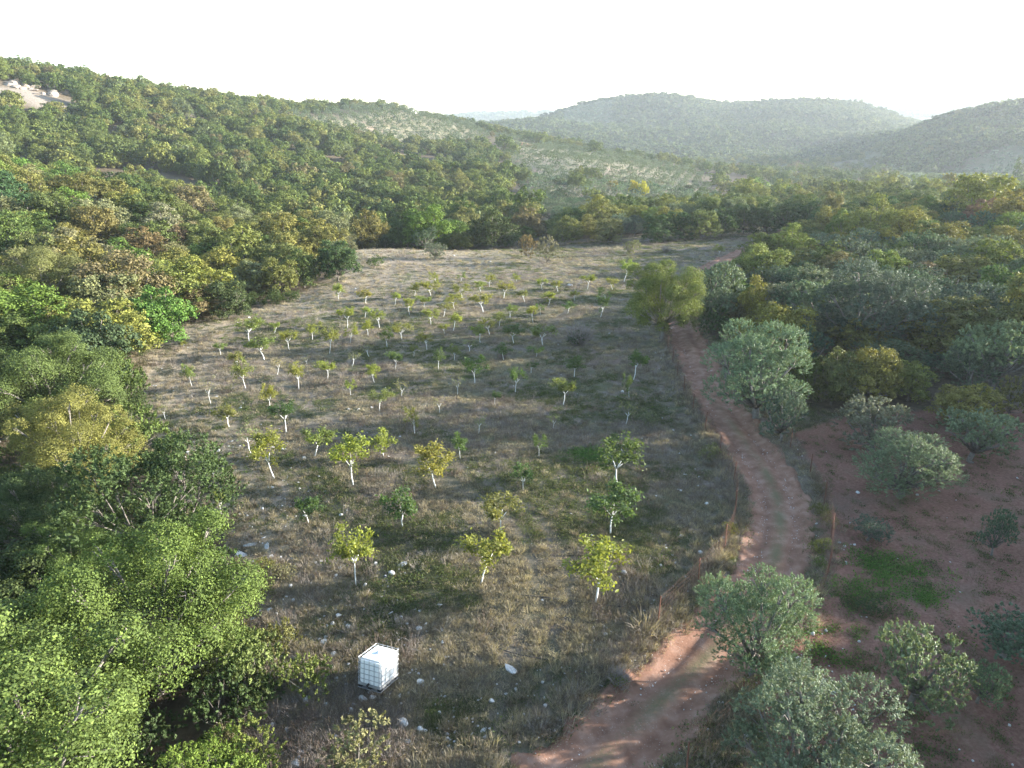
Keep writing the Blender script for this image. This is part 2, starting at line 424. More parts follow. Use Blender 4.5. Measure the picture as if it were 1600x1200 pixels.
def road_material():
    m, nt, out = new_mat('red_earth_road')
    geo = nt.nodes.new('ShaderNodeNewGeometry'); P = geo.outputs['Position']
    n2 = noise(nt, P, 1.3, 5, 0.6); n3 = noise(nt, P, 9.0, 5, 0.7); n1 = noise(nt, P, 0.4, 4)
    c = ramp(nt, n2, [(0.3, (.150, .078, .052)), (0.5, (.225, .125, .086)), (0.72, (.31, .20, .150))])
    v = node(nt, 'ShaderNodeTexVoronoi', inp={'Scale': 11.0}); L(nt, P, v.inputs['Vector'])
    peb = mathn(nt, 'MULTIPLY', ramp(nt, v.outputs['Distance'], [(0.16, (1, 1, 1)), (0.26, (0, 0, 0))]), ramp(nt, noise(nt, P, 2.2, 3), [(0.46, (0, 0, 0)), (0.6, (1, 1, 1))]))
    c = mix(nt, mathn(nt, 'MULTIPLY', peb, 0.75), c, (.40, .34, .29))
    g = mathn(nt, 'MULTIPLY', attr(nt, 'm_mid'), ramp(nt, mathn(nt, 'ADD', mathn(nt, 'MULTIPLY', n3, 0.5), mathn(nt, 'MULTIPLY', n1, 0.5)), [(0.4, (0, 0, 0)), (0.56, (1, 1, 1))]))
    c = mix(nt, mathn(nt, 'MULTIPLY', g, 0.85), c, (.10, .105, .055))
    p = node(nt, 'ShaderNodeBsdfPrincipled', inp={'Roughness': 0.95, 'Specular IOR Level': 0.1})
    L(nt, c, p.inputs['Base Color'])
    h = mathn(nt, 'ADD', mathn(nt, 'MULTIPLY', n3, 0.5), mathn(nt, 'MULTIPLY', peb, 0.35))
    b = node(nt, 'ShaderNodeBump', inp={'Strength': 0.8, 'Distance': 0.06}); L(nt, h, b.inputs['Height']); L(nt, b.outputs[0], p.inputs['Normal'])
    L(nt, p.outputs[0], out.inputs[0]); return m
M['road'] = road_material()

# ------------------------------------------------------------------ the ground sheet
def grid_axis(segs):
    out = []
    for a, b, n in segs: out += list(np.linspace(a, b, n, endpoint=False))
    return np.array(out + [segs[-1][1]])
TH = np.radians(grid_axis([(-115, -42, 60), (-42, 40, 430), (40, 115, 60)]))
LR = grid_axis([(math.log(6), math.log(42), 24), (math.log(42), math.log(170), 400), (math.log(170), math.log(700), 130), (math.log(700), math.log(4600), 80)])
AA, LL = np.meshgrid(TH, LR)
RR = np.exp(LL); GX = RR * np.sin(AA); GY = RR * np.cos(AA) + OY
GZ = Z(GX, GY)
def in_px_poly(x, y, z, poly):
    d = y * CP - (z - CAMZ) * SP
    px = 800 + F * x / d; py = 600 - F * (y * SP + (z - CAMZ) * CP) / d
    return np.where(d > 1, poly_dist(px, py, poly), -1e9)
# where the olive groves and the bare ledges lie, on the ground
GROVE_MID = np.array([at_y(860, 335, 190)[:2], at_y(815, 305, 250)[:2], at_y(818, 268, 345)[:2], at_y(790, 240, 430)[:2], at_y(770, 205, 600)[:2], at_y(900, 226, 560)[:2], at_y(1090, 260, 470)[:2], at_y(1150, 330, 240)[:2], at_y(900, 340, 175)[:2]])
GROVE_TOP = np.array([at_y(450, 168, 470)[:2], at_y(560, 172, 580)[:2], at_y(740, 195, 640)[:2], at_y(770, 215, 520)[:2], at_y(640, 212, 470)[:2], at_y(540, 196, 450)[:2], at_y(450, 180, 440)[:2]])
GROVE_FAR = np.array([at_y(880, 185, 1200)[:2], at_y(880, 172, 1345)[:2], at_y(960, 162, 1345)[:2], at_y(950, 185, 1180)[:2]])
GROVE_RIGHT = np.array([at_y(1385, 292, 330)[:2], at_y(1390, 252, 540)[:2], at_y(1620, 222, 600)[:2], at_y(1640, 285, 360)[:2]])
LEDGE = np.array([at_y(-10, 128, 318)[:2], at_y(40, 120, 330)[:2], at_y(110, 135, 330)[:2], at_y(135, 150, 318)[:2], at_y(60, 150, 306)[:2], at_y(-10, 140, 306)[:2]])
def masks(x, y):
    fd = poly_dist(x, y, FIELD); rd = line_dist(x, y, ROAD); td = line_dist(x, y, TRACK)
    wob = (fbm(x / 5.0, y / 5.0, 11, 3) - 0.5)
    r = np.hypot(x, y)
    red_poly = np.array([(3, 6), (9, 22), (14.2, 28), (18, 38), (19, 46), (24, 49), (60, 52), (90, 40), (90, -20), (0, -20)])
    m_red = np.clip(poly_dist(x, y, red_poly) / 2.0 + 0.2, 0, 1) * 0.9 + 0.35 * np.exp(-(rd / 2.6) ** 2) * (rd < 6)
    m_track = np.clip(1.6 - np.abs(td - 0.8) / 0.33, 0, 1)
    left_in = np.clip(1 - (fd - 1.5) / 6.0, 0, 1) * (fd > -2) * (x < -2) * np.clip((y - 16) / 12, 0, 1)
    m_dry = np.clip(left_in + 0.55 * np.clip((y - 45) / 50, 0, 1) * (fd > 0) * np.clip((14 - x) / 24, 0, 1), 0, 1)
    m_forest = np.clip((-fd + wob * 3) / 2.0, 0, 1) * (r < 700)
    m_far = np.clip((r - 500) / 300, 0, 1)
    m_grove = np.clip(np.maximum.reduce([poly_dist(x, y, GROVE_MID) / 15, poly_dist(x, y, GROVE_TOP) / 15, poly_dist(x, y, GROVE_RIGHT) / 20, poly_dist(x, y, GROVE_FAR) / 20]), 0, 1)
    m_rock = np.clip(poly_dist(x, y, LEDGE) / 4.0 + wob * 2, 0, 1)
    wp = flat(1385, 880); wq = flat(1350, 930)
    m_weed = 0.45 * np.exp(-(((x - wp[0]) / 1.3) ** 2 + ((y - wp[1]) / 0.9) ** 2)) + 0.5 * np.exp(-(((x - wq[0]) / 1.2) ** 2 + ((y - wq[1]) / 1.2) ** 2)) + 0.10
    return dict(m_red=m_red, m_track=m_track, m_dry=m_dry, m_forest=m_forest, m_far=m_far, m_grove=m_grove, m_rock=m_rock, m_weed=np.clip(m_weed, 0, 1))
MK = masks(GX.ravel(), GY.ravel())
nr, na = GX.shape
idx = np.arange(nr * na).reshape(nr, na)
faces = np.stack([idx[:-1, :-1], idx[:-1, 1:], idx[1:, 1:], idx[1:, :-1]], -1).reshape(-1, 4)
ground = mesh_obj('ground', np.stack([GX.ravel(), GY.ravel(), GZ.ravel()], -1), faces, M['ground'], smooth=True, attrs=MK)
tag(ground, kind='structure')
# ground level by lookup in the sheet itself (bilinear), so that things stand on it
def gz(x, y):
    x = np.atleast_1d(np.asarray(x, float)); y = np.atleast_1d(np.asarray(y, float))
    a, l, r = lp(x, y)
    i = np.clip(np.searchsorted(LR, l) - 1, 0, nr - 2); j = np.clip(np.searchsorted(TH, a) - 1, 0, na - 2)
    fi = np.clip((l - LR[i]) / (LR[i + 1] - LR[i]), 0, 1); fj = np.clip((a - TH[j]) / (TH[j + 1] - TH[j]), 0, 1)
    return (GZ[i, j] * (1 - fi) * (1 - fj) + GZ[i + 1, j] * fi * (1 - fj) + GZ[i, j + 1] * (1 - fi) * fj + GZ[i + 1, j + 1] * fi * fj)
def gz1(x, y): return float(gz(x, y)[0])
def hit(px, py, h_per_t=0.0, tmin=14.0, tmax=3000.0):
    """first point along the ray of a pixel that is h above the ground (h = h_per_t * t)"""
    d = ray(px, py); t = np.exp(np.linspace(math.log(tmin), math.log(tmax), 3000))
    f = CAMZ + d[2] * t - gz(d[0] * t, d[1] * t) - h_per_t * t
    k = np.argmax(f < 0)
    if f[k] >= 0: k = len(t) - 1
    t = t[k]
    return d[0] * t, d[1] * t, gz1(d[0] * t, d[1] * t), t

# ------------------------------------------------------------------ the dirt road: ruts, grassy middle, ragged edges that sink into the verge
def road_strip():
    pts = catmull(ROAD_C, 40); W = np.linspace(-2.1, 2.1, 29)
    tang = np.gradient(pts, axis=0); tang /= np.linalg.norm(tang, axis=1)[:, None]
    nrm = np.stack([tang[:, 1], -tang[:, 0]], -1)
    X = pts[:, None, 0] + nrm[:, None, 0] * W[None]; Y = pts[:, None, 1] + nrm[:, None, 1] * W[None]
    a = np.abs(W)[None]
    base = Z(X, Y)
    edge = 1.5 + 0.5 * (fbm(X / 1.1, Y / 1.1, 21, 3) - 0.5) * 2
    prof = 0.17 - 0.115 * np.exp(-((a - 0.8) / 0.27) ** 2) + 0.04 * np.exp(-(a / 0.35) ** 2) + 0.03 * (fbm(X / 0.9, Y / 0.9, 22, 3) - 0.5)
    prof = prof - np.clip((a - edge) / 0.4, 0, 3) * 0.26
    z = base + prof
    n, k = X.shape; ii = np.arange(n * k).reshape(n, k)
    f = np.stack([ii[:-1, :-1], ii[1:, :-1], ii[1:, 1:], ii[:-1, 1:]], -1).reshape(-1, 4)
    mid = np.clip(1 - np.abs(W) / 0.5, 0, 1)[None] * np.clip((60 - Y) / 20, 0.15, 1)
    o = mesh_obj('dirt_road', np.stack([X.ravel(), Y.ravel(), z.ravel()], -1), f[:, ::-1].copy(), M['road'], smooth=True, attrs={'m_mid': np.broadcast_to(mid, X.shape).ravel()})
    tag(o, 'red earth track with two ruts winding up beside the orchard', kind='structure')
road_strip()

# ------------------------------------------------------------------ tree shapes
def unit(v): return v / np.maximum(np.linalg.norm(v, axis=-1, keepdims=True), 1e-9)
def leaf_quads(c, nrm, axis, length, width):
    """a kite-shaped leaf at each point c"""
    axis = unit(axis - nrm * np.sum(axis * nrm, -1, keepdims=True)); side = np.cross(nrm, axis)
    l = length[:, None]; w = width[:, None]
    v = np.stack([c - axis * l * .5, c + side * w * .5 - axis * l * .05 + nrm * l * .06, c + axis * l * .5, c - side * w * .5 - axis * l * .05 + nrm * l * .06], 1)
    return v.reshape(-1, 3), np.arange(len(c) * 4).reshape(-1, 4)
def make_lobes(R, seed, n, rad, lo=-0.35, spread=0.66):
    g = np.random.default_rng(seed)
    d = g.normal(size=(n * 3, 3)); d = unit(d); d = d[d[:, 2] > lo][:n]
    pts = d * np.array(R) * g.uniform(spread - .12, spread + .12, (len(d), 1))
    # keep lobes apart a little
    for _ in range(12):
        for i in range(len(pts)):
            dv = pts[i] - pts; q = np.linalg.norm(dv / np.array(R), axis=1); q[i] = 9
            k = np.argmin(q)
            if q[k] < 0.45: pts[i] += dv[k] * 0.12
    r = g.uniform(rad[0], rad[1], len(pts)) * np.mean(R)
    pts = np.vstack([pts, [[0, 0, 0.05 * R[2]]]]); r = np.append(r, 0.5 * np.mean(R))
    return pts, r
def crown_arrays(seed, R, cz, lobes, n_leaf, leaf, style='round', per=16, clump=0.30, aspect=0.55, lobe_rad=(.34, .5), lo=-0.35, spread=0.66, gap=0.0):
    """leaves gathered in small clumps over the outside of several lobes"""
    g = np.random.default_rng(seed + 1000)
    P, r = make_lobes(R, seed, lobes, lobe_rad, lo, spread)
    nc = max(8, n_leaf // per)
    wgt = r ** 2 / np.sum(r ** 2)
    want = nc; C = []; N = []; RL = []
    while want > 0:
        k = g.choice(len(P), want * 2, p=wgt); d = unit(g.normal(size=(want * 2, 3)))
        d[:, 2] = np.where(d[:, 2] < -0.55, -d[:, 2], d[:, 2])
        c = P[k] + d * r[k, None] * (1 - 0.35 * g.random((want * 2, 1)) ** 2) * np.array([1, 1, R[2] / R[0] * 0.35 + 0.65])
        depth = np.min(np.linalg.norm(c[:, None] - P[None], axis=2) / r[None], axis=1)
        keep = (depth > 0.72)
        if gap: keep &= fbm(c[:, 0] / R[0] * 3 + seed, c[:, 1] / R[0] * 3 + c[:, 2] / R[2] * 2.3, seed, 2) > gap
        c, d2, k2 = c[keep][:want], d[keep][:want], k[keep][:want]
        C.append(c); N.append(d2); RL.append(r[k2]); want -= len(c)
    C = np.vstack(C); N = np.vstack(N); RL = np.concatenate(RL)
    clv = g.random(len(C))
    rep = np.repeat(np.arange(len(C)), per)
    base = C[rep]; nn = N[rep]; rl = RL[rep]
    if style == 'spray':                                   # olive: upright tapering sprays
        dirs = unit(N * 0.75 + np.array([0, 0, 0.55]) + g.normal(size=N.shape) * 0.35)[rep]
        s = g.random((len(rep), 1)) ** 0.8
        pos = base + dirs * s * rl[:, None] * clump * 1.9 + g.normal(size=(len(rep), 3)) * (1.05 - s) * rl[:, None] * clump * 0.33
        ax = unit(dirs + g.normal(size=dirs.shape) * 0.55)
        nr_ = unit(nn * 0.8 + g.normal(size=nn.shape) * 0.7)
        lv = 0.35 * clv[rep] + 0.3 * g.random(len(rep)) + 0.35 * s[:, 0]
    else:
        pos = base + g.normal(size=(len(rep), 3)) * rl[:, None] * clump * np.array([1, 1, .75])
        ax = g.normal(size=(len(rep), 3)) + np.array([0, 0, -0.25])
        nr_ = unit(nn * 0.95 + g.normal(size=nn.shape) * 0.55 + np.array([0, 0, 0.2]))
        lv = 0.55 * clv[rep] + 0.45 * g.random(len(rep))
    ln = leaf * g.uniform(0.65, 1.3, len(rep))
    v, f = leaf_quads(pos, nr_, unit(ax), ln, ln * aspect)
    v[:, 2] += cz
    v[:, 2] = np.maximum(v[:, 2], 0.03 * cz)
    return v, f, np.repeat(lv, 4), P + np.array([0, 0, cz]), r
def wood_mb(seed, P, r, trunk_r, fork, twigs=3, n=6, lean=(0, 0), base_z=-0.5, stems=1):
    g = np.random.default_rng(seed + 5); mb = MB()
    for s in range(stems):
        off = np.array([0, 0]) if stems == 1 else g.normal(size=2) * trunk_r * 1.6
        b = np.array([off[0], off[1], base_z]); t = np.array([lean[0] + off[0] * 2, lean[1] + off[1] * 2, fork])
        m = (b + t) / 2 + np.append(g.normal(size=2) * trunk_r * 0.8, 0)
        mb.tube([b, [b[0], b[1], 0.02], m, t], [trunk_r * 1.5, trunk_r * 1.25, trunk_r, trunk_r * .85], n)
        for i in range(s, len(P), stems):
            q = P[i]; mid = t * 0.5 + q * 0.5 + g.normal(size=3) * r[i] * 0.22 + np.array([0, 0, -0.1 * r[i]])
            rr = trunk_r * 0.5
            mb.tube([t - np.array([0, 0, trunk_r * .5]), mid, q], [rr * 1.1, rr * .75, rr * .4], max(4, n - 1))
            for _ in range(twigs):
                e = q + unit(g.normal(size=3) + np.array([0, 0, .4])) * r[i] * 0.6
                mb.tube([mid * .3 + q * .7, (q + e) / 2 + g.normal(size=3) * r[i] * .1, e], [rr * .42, rr * .28, rr * .1], 4)
    return mb
def add_lv(me, lv):
    at = me.attributes.new('lv', 'FLOAT', 'POINT'); at.data.foreach_set('value', np.asarray(lv, np.float32))
class Proto:
    pass
def build_proto(name, mat, bark, seed, H, R, cz, trunk_r, fork, twigs=3, trunk_n=6, stems=1, **kw):
    v, f, lv, P, r = crown_arrays(seed, R, cz, **kw)
    p = Proto()
    me = bpy.data.meshes.new(name + '_crown')
    me.vertices.add(len(v)); me.vertices.foreach_set('co', v.astype(np.float32).ravel())
    me.loops.add(len(f) * 4); me.loops.foreach_set('vertex_index', f.astype(np.int32).ravel())
    me.polygons.add(len(f)); me.polygons.foreach_set('loop_start', np.arange(0, len(f) * 4, 4, dtype=np.int32)); me.polygons.foreach_set('loop_total', np.full(len(f), 4, np.int32))
    me.update(calc_edges=True); add_lv(me, lv); me.materials.append(mat)
    p.crown = me
    if trunk_r:
        mb = wood_mb(seed, P, r, trunk_r, fork, twigs, trunk_n, stems=stems)
        tm = bpy.data.meshes.new(name + '_trunk'); tm.from_pydata(mb.v, [], mb.f); tm.update(); tm.materials.append(bark)
        tm.polygons.foreach_set('use_smooth', np.ones(len(tm.polygons), bool))
        p.trunk = tm
    else: p.trunk = None
    p.w = float(np.percentile(v[:, 0], 98.5) - np.percentile(v[:, 0], 1.5)); p.h = float(np.percentile(v[:, 2], 99.3))
    return p

PR = {}
bk, pb = M['bark'], M['pale_bark']
PR['oak0'] = [build_proto('oak', M['leaf'], pb, 11 + k, 6.5, (3.0, 3.0, 2.7), 3.1, .13, 1.1, 3, 7, lobes=30 + 4 * k, n_leaf=90000, leaf=.074, per=34, clump=.17, lobe_rad=(.17, .32), aspect=.62, gap=.26, lo=-.8, spread=.76) for k in range(2)]
PR['shrub0'] = [build_proto('shrub', M['leaf'], bk, 31 + k, 3, (1.6, 1.6, 1.5), 1.55, .05, .3, 4, 5, 4, lobes=13, n_leaf=18000, leaf=.08, per=18, clump=.22, style='spray', lobe_rad=(.28, .5), lo=-.9, aspect=.5, gap=.27) for k in range(3)]
PR['olive0'] = [build_proto('olive', M['olive_leaf'], bk, 51 + k, 4, (1.9, 1.9, 1.75), 2.1, .13, .6, 3, 7, lobes=18 + k, n_leaf=64000, leaf=.068, per=28, clump=.20, style='spray', aspect=.32, lobe_rad=(.22, .38), lo=-.85, gap=.15, spread=.7) for k in range(3)]
PR['oak1'] = [build_proto('oak', M['leaf'], bk, 71 + k, 6, (2.9, 2.9, 2.6), 2.75, .11, .9, 1, 5, lobes=20 + 2 * k, n_leaf=12000, leaf=.20, per=18, clump=.17, lobe_rad=(.20, .38), lo=-.85, aspect=.65, gap=.25, spread=.74) for k in range(5)]
PR['olive1'] = [build_proto('olive', M['olive_leaf'], bk, 91 + k, 4, (2.0, 2.0, 1.8), 2.2, .15, .8, 1, 5, lobes=16 + k, n_leaf=9500, leaf=.17, per=16, clump=.22, style='spray', aspect=.38, lobe_rad=(.22, .40), lo=-.85, gap=.22, spread=.72) for k in range(4)]
PR['shrub1'] = [build_proto('shrub', M['leaf'], bk, 111 + k, 3, (1.6, 1.6, 1.4), 1.4, .05, .3, 1, 4, lobes=11, n_leaf=2600, leaf=.17, per=12, clump=.24, style='spray', lobe_rad=(.28, .5), lo=-.9, gap=.26) for k in range(3)]
PR['oak2'] = [build_proto('oak', M['leaf'], bk, 131 + k, 6, (3.0, 3.0, 2.6), 2.6, .11, .8, 0, 4, lobes=18, n_leaf=2400, leaf=.38, per=10, clump=.20, lobe_rad=(.20, .38), lo=-.85, aspect=.75, spread=.74) for k in range(4)]
PR['olive2'] = [build_proto('olive', M['olive_leaf'], bk, 151 + k, 4, (2.0, 2.0, 1.7), 2.0, .14, .7, 0, 4, lobes=10, n_leaf=800, leaf=.36, per=8, clump=.26, style='spray', aspect=.5, lobe_rad=(.3, .5), lo=-.7) for k in range(3)]
def far_copy(p, mat):
    q = Proto(); q.crown = p.crown.copy(); q.crown.materials.clear(); q.crown.materials.append(mat); q.trunk = p.trunk; q.w, q.h = p.w, p.h
    return q
PR['oak2f'] = [far_copy(p, M['leaf_far']) for p in PR['oak2']]
PR['oak1f'] = [far_copy(p, M['leaf_far']) for p in PR['oak1'][:3]]
PR['olive1f'] = [far_copy(p, M['olive_far']) for p in PR['olive1'][:2]]
PR['olive2f'] = [far_copy(p, M['olive_far']) for p in PR['olive2']]
PR['oak3f'] = [build_proto('oak', M['leaf_hill'], bk, 171 + k, 6, (3.4, 3.4, 2.6), 2.8, .15, 1, 0, 4, lobes=8, n_leaf=150, leaf=1.5, per=4, clump=.22, lobe_rad=(.32, .52), lo=-.5, aspect=.8) for k in range(3)]
PR['olive3f'] = [build_proto('olive', M['olive_far'], bk, 181 + k, 4, (2.2, 2.2, 1.7), 1.9, .14, .6, 0, 4, lobes=6, n_leaf=90, leaf=1.1, per=4, clump=.22, lobe_rad=(.35, .55), lo=-.5, aspect=.8) for k in range(2)]
# a slim cone for cypresses
PR['cypress'] = [build_proto('cypress', M['leaf_far'], bk, 191, 9, (.9, .9, 4.4), 4.6, .12, 1, 0, 4, lobes=14, n_leaf=500, leaf=.6, per=6, clump=.5, lobe_rad=(.14, .24), lo=-.9, spread=.8)]

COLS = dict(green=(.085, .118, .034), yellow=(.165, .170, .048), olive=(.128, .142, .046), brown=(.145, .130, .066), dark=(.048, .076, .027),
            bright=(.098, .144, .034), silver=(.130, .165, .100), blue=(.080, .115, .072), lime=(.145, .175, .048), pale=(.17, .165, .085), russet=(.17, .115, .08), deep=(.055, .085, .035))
CWORD = dict(green='mid-green', yellow='yellow-green', olive='olive-green', brown='brownish', dark='dark green', bright='bright green', silver='silvery', blue='blue-green', lime='lime green', pale='pale tan-green', russet='russet', deep='deep green')
PLACED = []                                   # (x, y, radius) of every tree so far
TREES = []                                    # every individual tree, for the labels
def plant(kind, sp, lod, x, y, w, h, color, name, cat, label=None, group=None, rz=None, var=None, lean=None, jit=0.12, zoff=0.0):
    protos = PR[sp + str(lod)]
    p = protos[(var if var is not None else random.randrange(len(protos))) % len(protos)]
    z = gz1(x, y)
    e = empty(name, (x, y, z - 0.04 + zoff), (lean[0] if lean else 0, lean[1] if lean else 0, random.uniform(0, 6.28) if rz is None else rz), (w / p.w, w / p.w, h / p.h))
    if p.trunk: link_mesh('trunk', p.trunk, e)
    if getattr(p, 'limbs', None): link_mesh('limbs', p.limbs, e)
    c = link_mesh('crown', p.crown, e)
    base = COLS[color] if isinstance(color, str) else color
    j = [1 + random.uniform(-jit, jit) for _ in range(3)]
    c.color = (base[0] * j[0], base[1] * j[1], base[2] * j[2], 1)
    tag(e, label, cat, group)
    PLACED.append((x, y, w * 0.5))
    q = project((x, y, z + h))
    TREES.append(dict(o=e, c=c, kind=kind, sp=sp, color=color if isinstance(color, str) else 'green', px=q[0], py=q[1], w=w, h=h, wpx=w * F / q[2], label=label, t=q[2]))
    return e
def lod_for(t, w=4.0):
    q = t * 4.0 / max(w, 1.5)
    return 0 if q < 34 else (1 if t < 230 else 2)
def by_top(sp, px, py, w_px, hw, color, name, cat, label, group=None, kind='placed', tmin=21, **kw):
    # seen from above, the far shoulder of a crown stands higher in the picture than its tip
    x, y, z, t = hit(px, py, hw * w_px / F, tmin)
    ph = math.atan2(CAMZ - z - .5 * hw * w_px * t / F, y); a_, b_ = .5 * w_px, .45 * hw * w_px
    py = py + .8 * (math.hypot(b_ * math.cos(ph), a_ * math.sin(ph)) - b_ * math.cos(ph))
    x, y, z, t = hit(px, py, hw * w_px / F, tmin)
    t = y * CP - (z - CAMZ) * SP
    w = w_px * t / F; h = hw * w
    l = lod_for(t, w)
    return plant(kind, sp, l, x, y, w, h, color, name, cat, label, group, **kw)
def by_base(sp, px, py, w_px, h_px, color, name, cat, label, group=None, kind='placed', lod=None, **kw):
    x, y, z, t = hit(px, py)
    dep = y * CP - (z - CAMZ) * SP; w = w_px * dep / F
    # height whose top projects h_px above the base
    h = 0.5
    for _ in range(40):
        if py - project((x, y, z + h))[1] < h_px: h *= 1.07
    return plant(kind, sp, lod_for(dep, w) if lod is None else lod, x, y, w, h, color, name, cat, label, group, **kw)

# ------------------------------------------------------------------ trees placed one by one
# left foreground
by_top('oak', 205, 842, 262, 1.05, 'bright', 'broadleaf_tree', 'tree', 'large bright green broadleaf tree filling the lower left corner', var=0, rz=1.0)
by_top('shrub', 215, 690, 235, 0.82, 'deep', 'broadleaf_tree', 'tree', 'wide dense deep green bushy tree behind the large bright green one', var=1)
by_top('oak', 62, 1052, 150, 1.25, 'bright', 'broadleaf_tree', 'tree', 'open-crowned light green tree with pale trunk in the bottom left corner', var=1, rz=2.2)
by_top('shrub', 322, 842, 95, 1.0, 'green', 'bush', 'bush', 'upright mid-green bush between the large tree and the stony bank', var=0)
by_top('shrub', 385, 985, 95, 1.2, 'olive', 'bush', 'bush', 'fine-leaved olive-green bush at the right flank of the large tree', var=2)
by_top('shrub', 300, 1140, 150, 0.8, 'lime', 'bush', 'bush', 'lime green broad-leaved bush at the bottom edge below the large tree', var=0)
by_top('shrub', 385, 1135, 90, 0.9, 'lime', 'bush', 'bush', 'small lime green bush at the bottom edge beside the stones', var=2)
by_top('oak', 120, 905, 150, 1.0, 'green', 'broadleaf_tree', 'tree', 'mid-green shaded tree behind the left flank of the large bright tree', var=1)
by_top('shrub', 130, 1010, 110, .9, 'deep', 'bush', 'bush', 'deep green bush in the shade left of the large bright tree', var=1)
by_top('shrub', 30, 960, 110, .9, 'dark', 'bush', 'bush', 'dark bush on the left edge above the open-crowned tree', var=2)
by_top('shrub', 190, 1120, 120, .8, 'deep', 'bush', 'bush', 'deep green bush at the bottom under the large bright tree', var=0)
by_top('shrub', 330, 935, 95, .9, 'olive', 'bush', 'bush', 'olive bush hugging the right shoulder of the large bright tree', var=1)
by_top('shrub', 335, 1052, 115, .8, 'deep', 'bush', 'bush', 'deep green bush filling the gap below the right flank of the large tree', var=1)
by_top('shrub', 290, 790, 80, .9, 'green', 'bush', 'bush', 'mid-green bush at the field edge beside the dense bushy tree', var=2)
by_top('shrub', 428, 965, 70, 1.0, 'olive', 'bush', 'bush', 'small olive-green bush left of the tank, upper one of two', var=1)
by_top('shrub', 470, 1022, 75, 1.0, 'olive', 'bush', 'bush', 'rounded olive-green bush left of the tank, nearest to it', var=0)
by_top('shrub', 553, 1122, 110, 0.85, 'pale', 'bush', 'bush', 'yellowish small-leaved bush at the bottom edge below the tank', var=2)
by_top('shrub', 415, 868, 40, .9, 'olive', 'bush', 'bush', 'small olive bush on the stony bank, left of a pair', var=1)
by_top('shrub', 440, 880, 34, .8, 'pale', 'bush', 'bush', 'small tan-green bush on the stony bank, right of a pair', var=2)
by_top('shrub', 402, 902, 44, .8, 'olive', 'bush', 'bush', 'low olive bush on the stony bank below a pair', var=0)
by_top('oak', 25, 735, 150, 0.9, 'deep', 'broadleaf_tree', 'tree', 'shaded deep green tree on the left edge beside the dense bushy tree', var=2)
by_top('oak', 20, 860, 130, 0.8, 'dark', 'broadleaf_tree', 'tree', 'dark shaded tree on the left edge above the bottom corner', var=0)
by_top('oak', 95, 618, 165, 1.0, 'lime', 'broadleaf_tree', 'tree', 'lime green rounded tree on the left edge below the dark dense one', var=1)
by_top('shrub', 190, 632, 100, 0.9, 'green', 'broadleaf_tree', 'tree', 'mid-green bushy tree at the field edge below the ochre one', var=0)
by_top('oak', 62, 536, 165, 0.95, 'green', 'broadleaf_tree', 'tree', 'dense green domed tree on the left edge', var=2)
by_top('shrub', 172, 545, 100, 1.0, 'green', 'broadleaf_tree', 'tree', 'mid-green bushy tree right of the dense dark dome', var=1)
by_top('oak', 160, 472, 125, 0.8, 'yellow', 'broadleaf_tree', 'tree', 'wide ochre-yellow tree above the dense dark dome', var=0)
by_top('oak', 85, 480, 80, 0.9, 'yellow', 'broadleaf_tree', 'tree', 'small yellow tree left of the wide ochre one', var=1)
by_top('oak', 10, 492, 75, 1.0, 'green', 'broadleaf_tree', 'tree', 'mid-green tree cut by the left edge above the dark dome', var=2)
by_top('oak', 235, 452, 95, 1.0, 'bright', 'broadleaf_tree', 'tree', 'fresh green tree at the field corner with pale twigs', var=1)
by_top('oak', 300, 448, 70, .8, 'brown', 'broadleaf_tree', 'tree', 'brownish spreading tree on the field edge, left of two', var=0)
by_top('oak', 350, 440, 60, 1.0, 'deep', 'broadleaf_tree', 'tree', 'deep green tree on the bank of the field edge', var=2)
by_top('oak', 525, 378, 62, 1.0, 'deep', 'broadleaf_tree', 'tree', 'deep green domed tree at the tip of the wood by the field', var=0)
by_top('oak', 470, 390, 60, 1.0, 'green', 'broadleaf_tree', 'tree', 'mid-green tree behind the tip of the wood by the field', var=1)
by_top('shrub', 590, 398, 28, .7, 'green', 'bush', 'bush', 'small dark bush alone in the far left of the field')
by_top('olive', 680, 378, 34, .8, 'silver', 'olive_tree', 'olive tree', 'round silvery olive bush on the far edge of the field')
by_top('shrub', 855, 370, 42, 1.0, 'pale', 'bush', 'bush', 'tan half-bare bush on the far field edge')
by_top('shrub', 826, 366, 34, 1.1, 'brown', 'bush', 'bush', 'brownish bush left of the tan half-bare one')
by_top('shrub', 990, 374, 26, 1.0, 'pale', 'bush', 'bush', 'pale bush alone on the far grassy slope')
# the lone tree beside the road
by_base('oak', 1034, 530, 112, 116, 'olive', 'broadleaf_tree', 'tree', 'large sunlit yellow-green tree standing alone at the left of the road', lod=0, var=0, rz=2.6)
# right: olive grove in the foreground
OG = 'olive trees in the red-soil grove'
by_top('olive', 1198, 897, 168, 1.08, 'silver', 'olive_tree', 'olive tree', 'large olive tree at the road bend with sunlit tip', OG, var=0)
by_top('olive', 1280, 1075, 255, 0.9, 'silver', 'olive_tree', 'olive tree', 'broad olive tree cut by the bottom edge', OG, var=1)
by_top('olive', 1452, 980, 125, 1.15, 'silver', 'olive_tree', 'olive tree', 'olive tree on red soil with leaning trunk and round crown', OG, var=2)
by_top('olive', 1545, 1030, 70, 1.1, 'silver', 'olive_tree', 'olive tree', 'slender olive growing out beside the leaning round-crowned olive', OG, var=1)
by_top('olive', 1585, 945, 95, 0.9, 'blue', 'olive_tree', 'olive tree', 'olive tree on the right edge above the leaning olive', OG, var=0)
by_base('olive', 1548, 868, 48, 68, 'blue', 'olive_tree', 'olive tree', 'small young olive tree standing alone on red soil', OG, var=1)
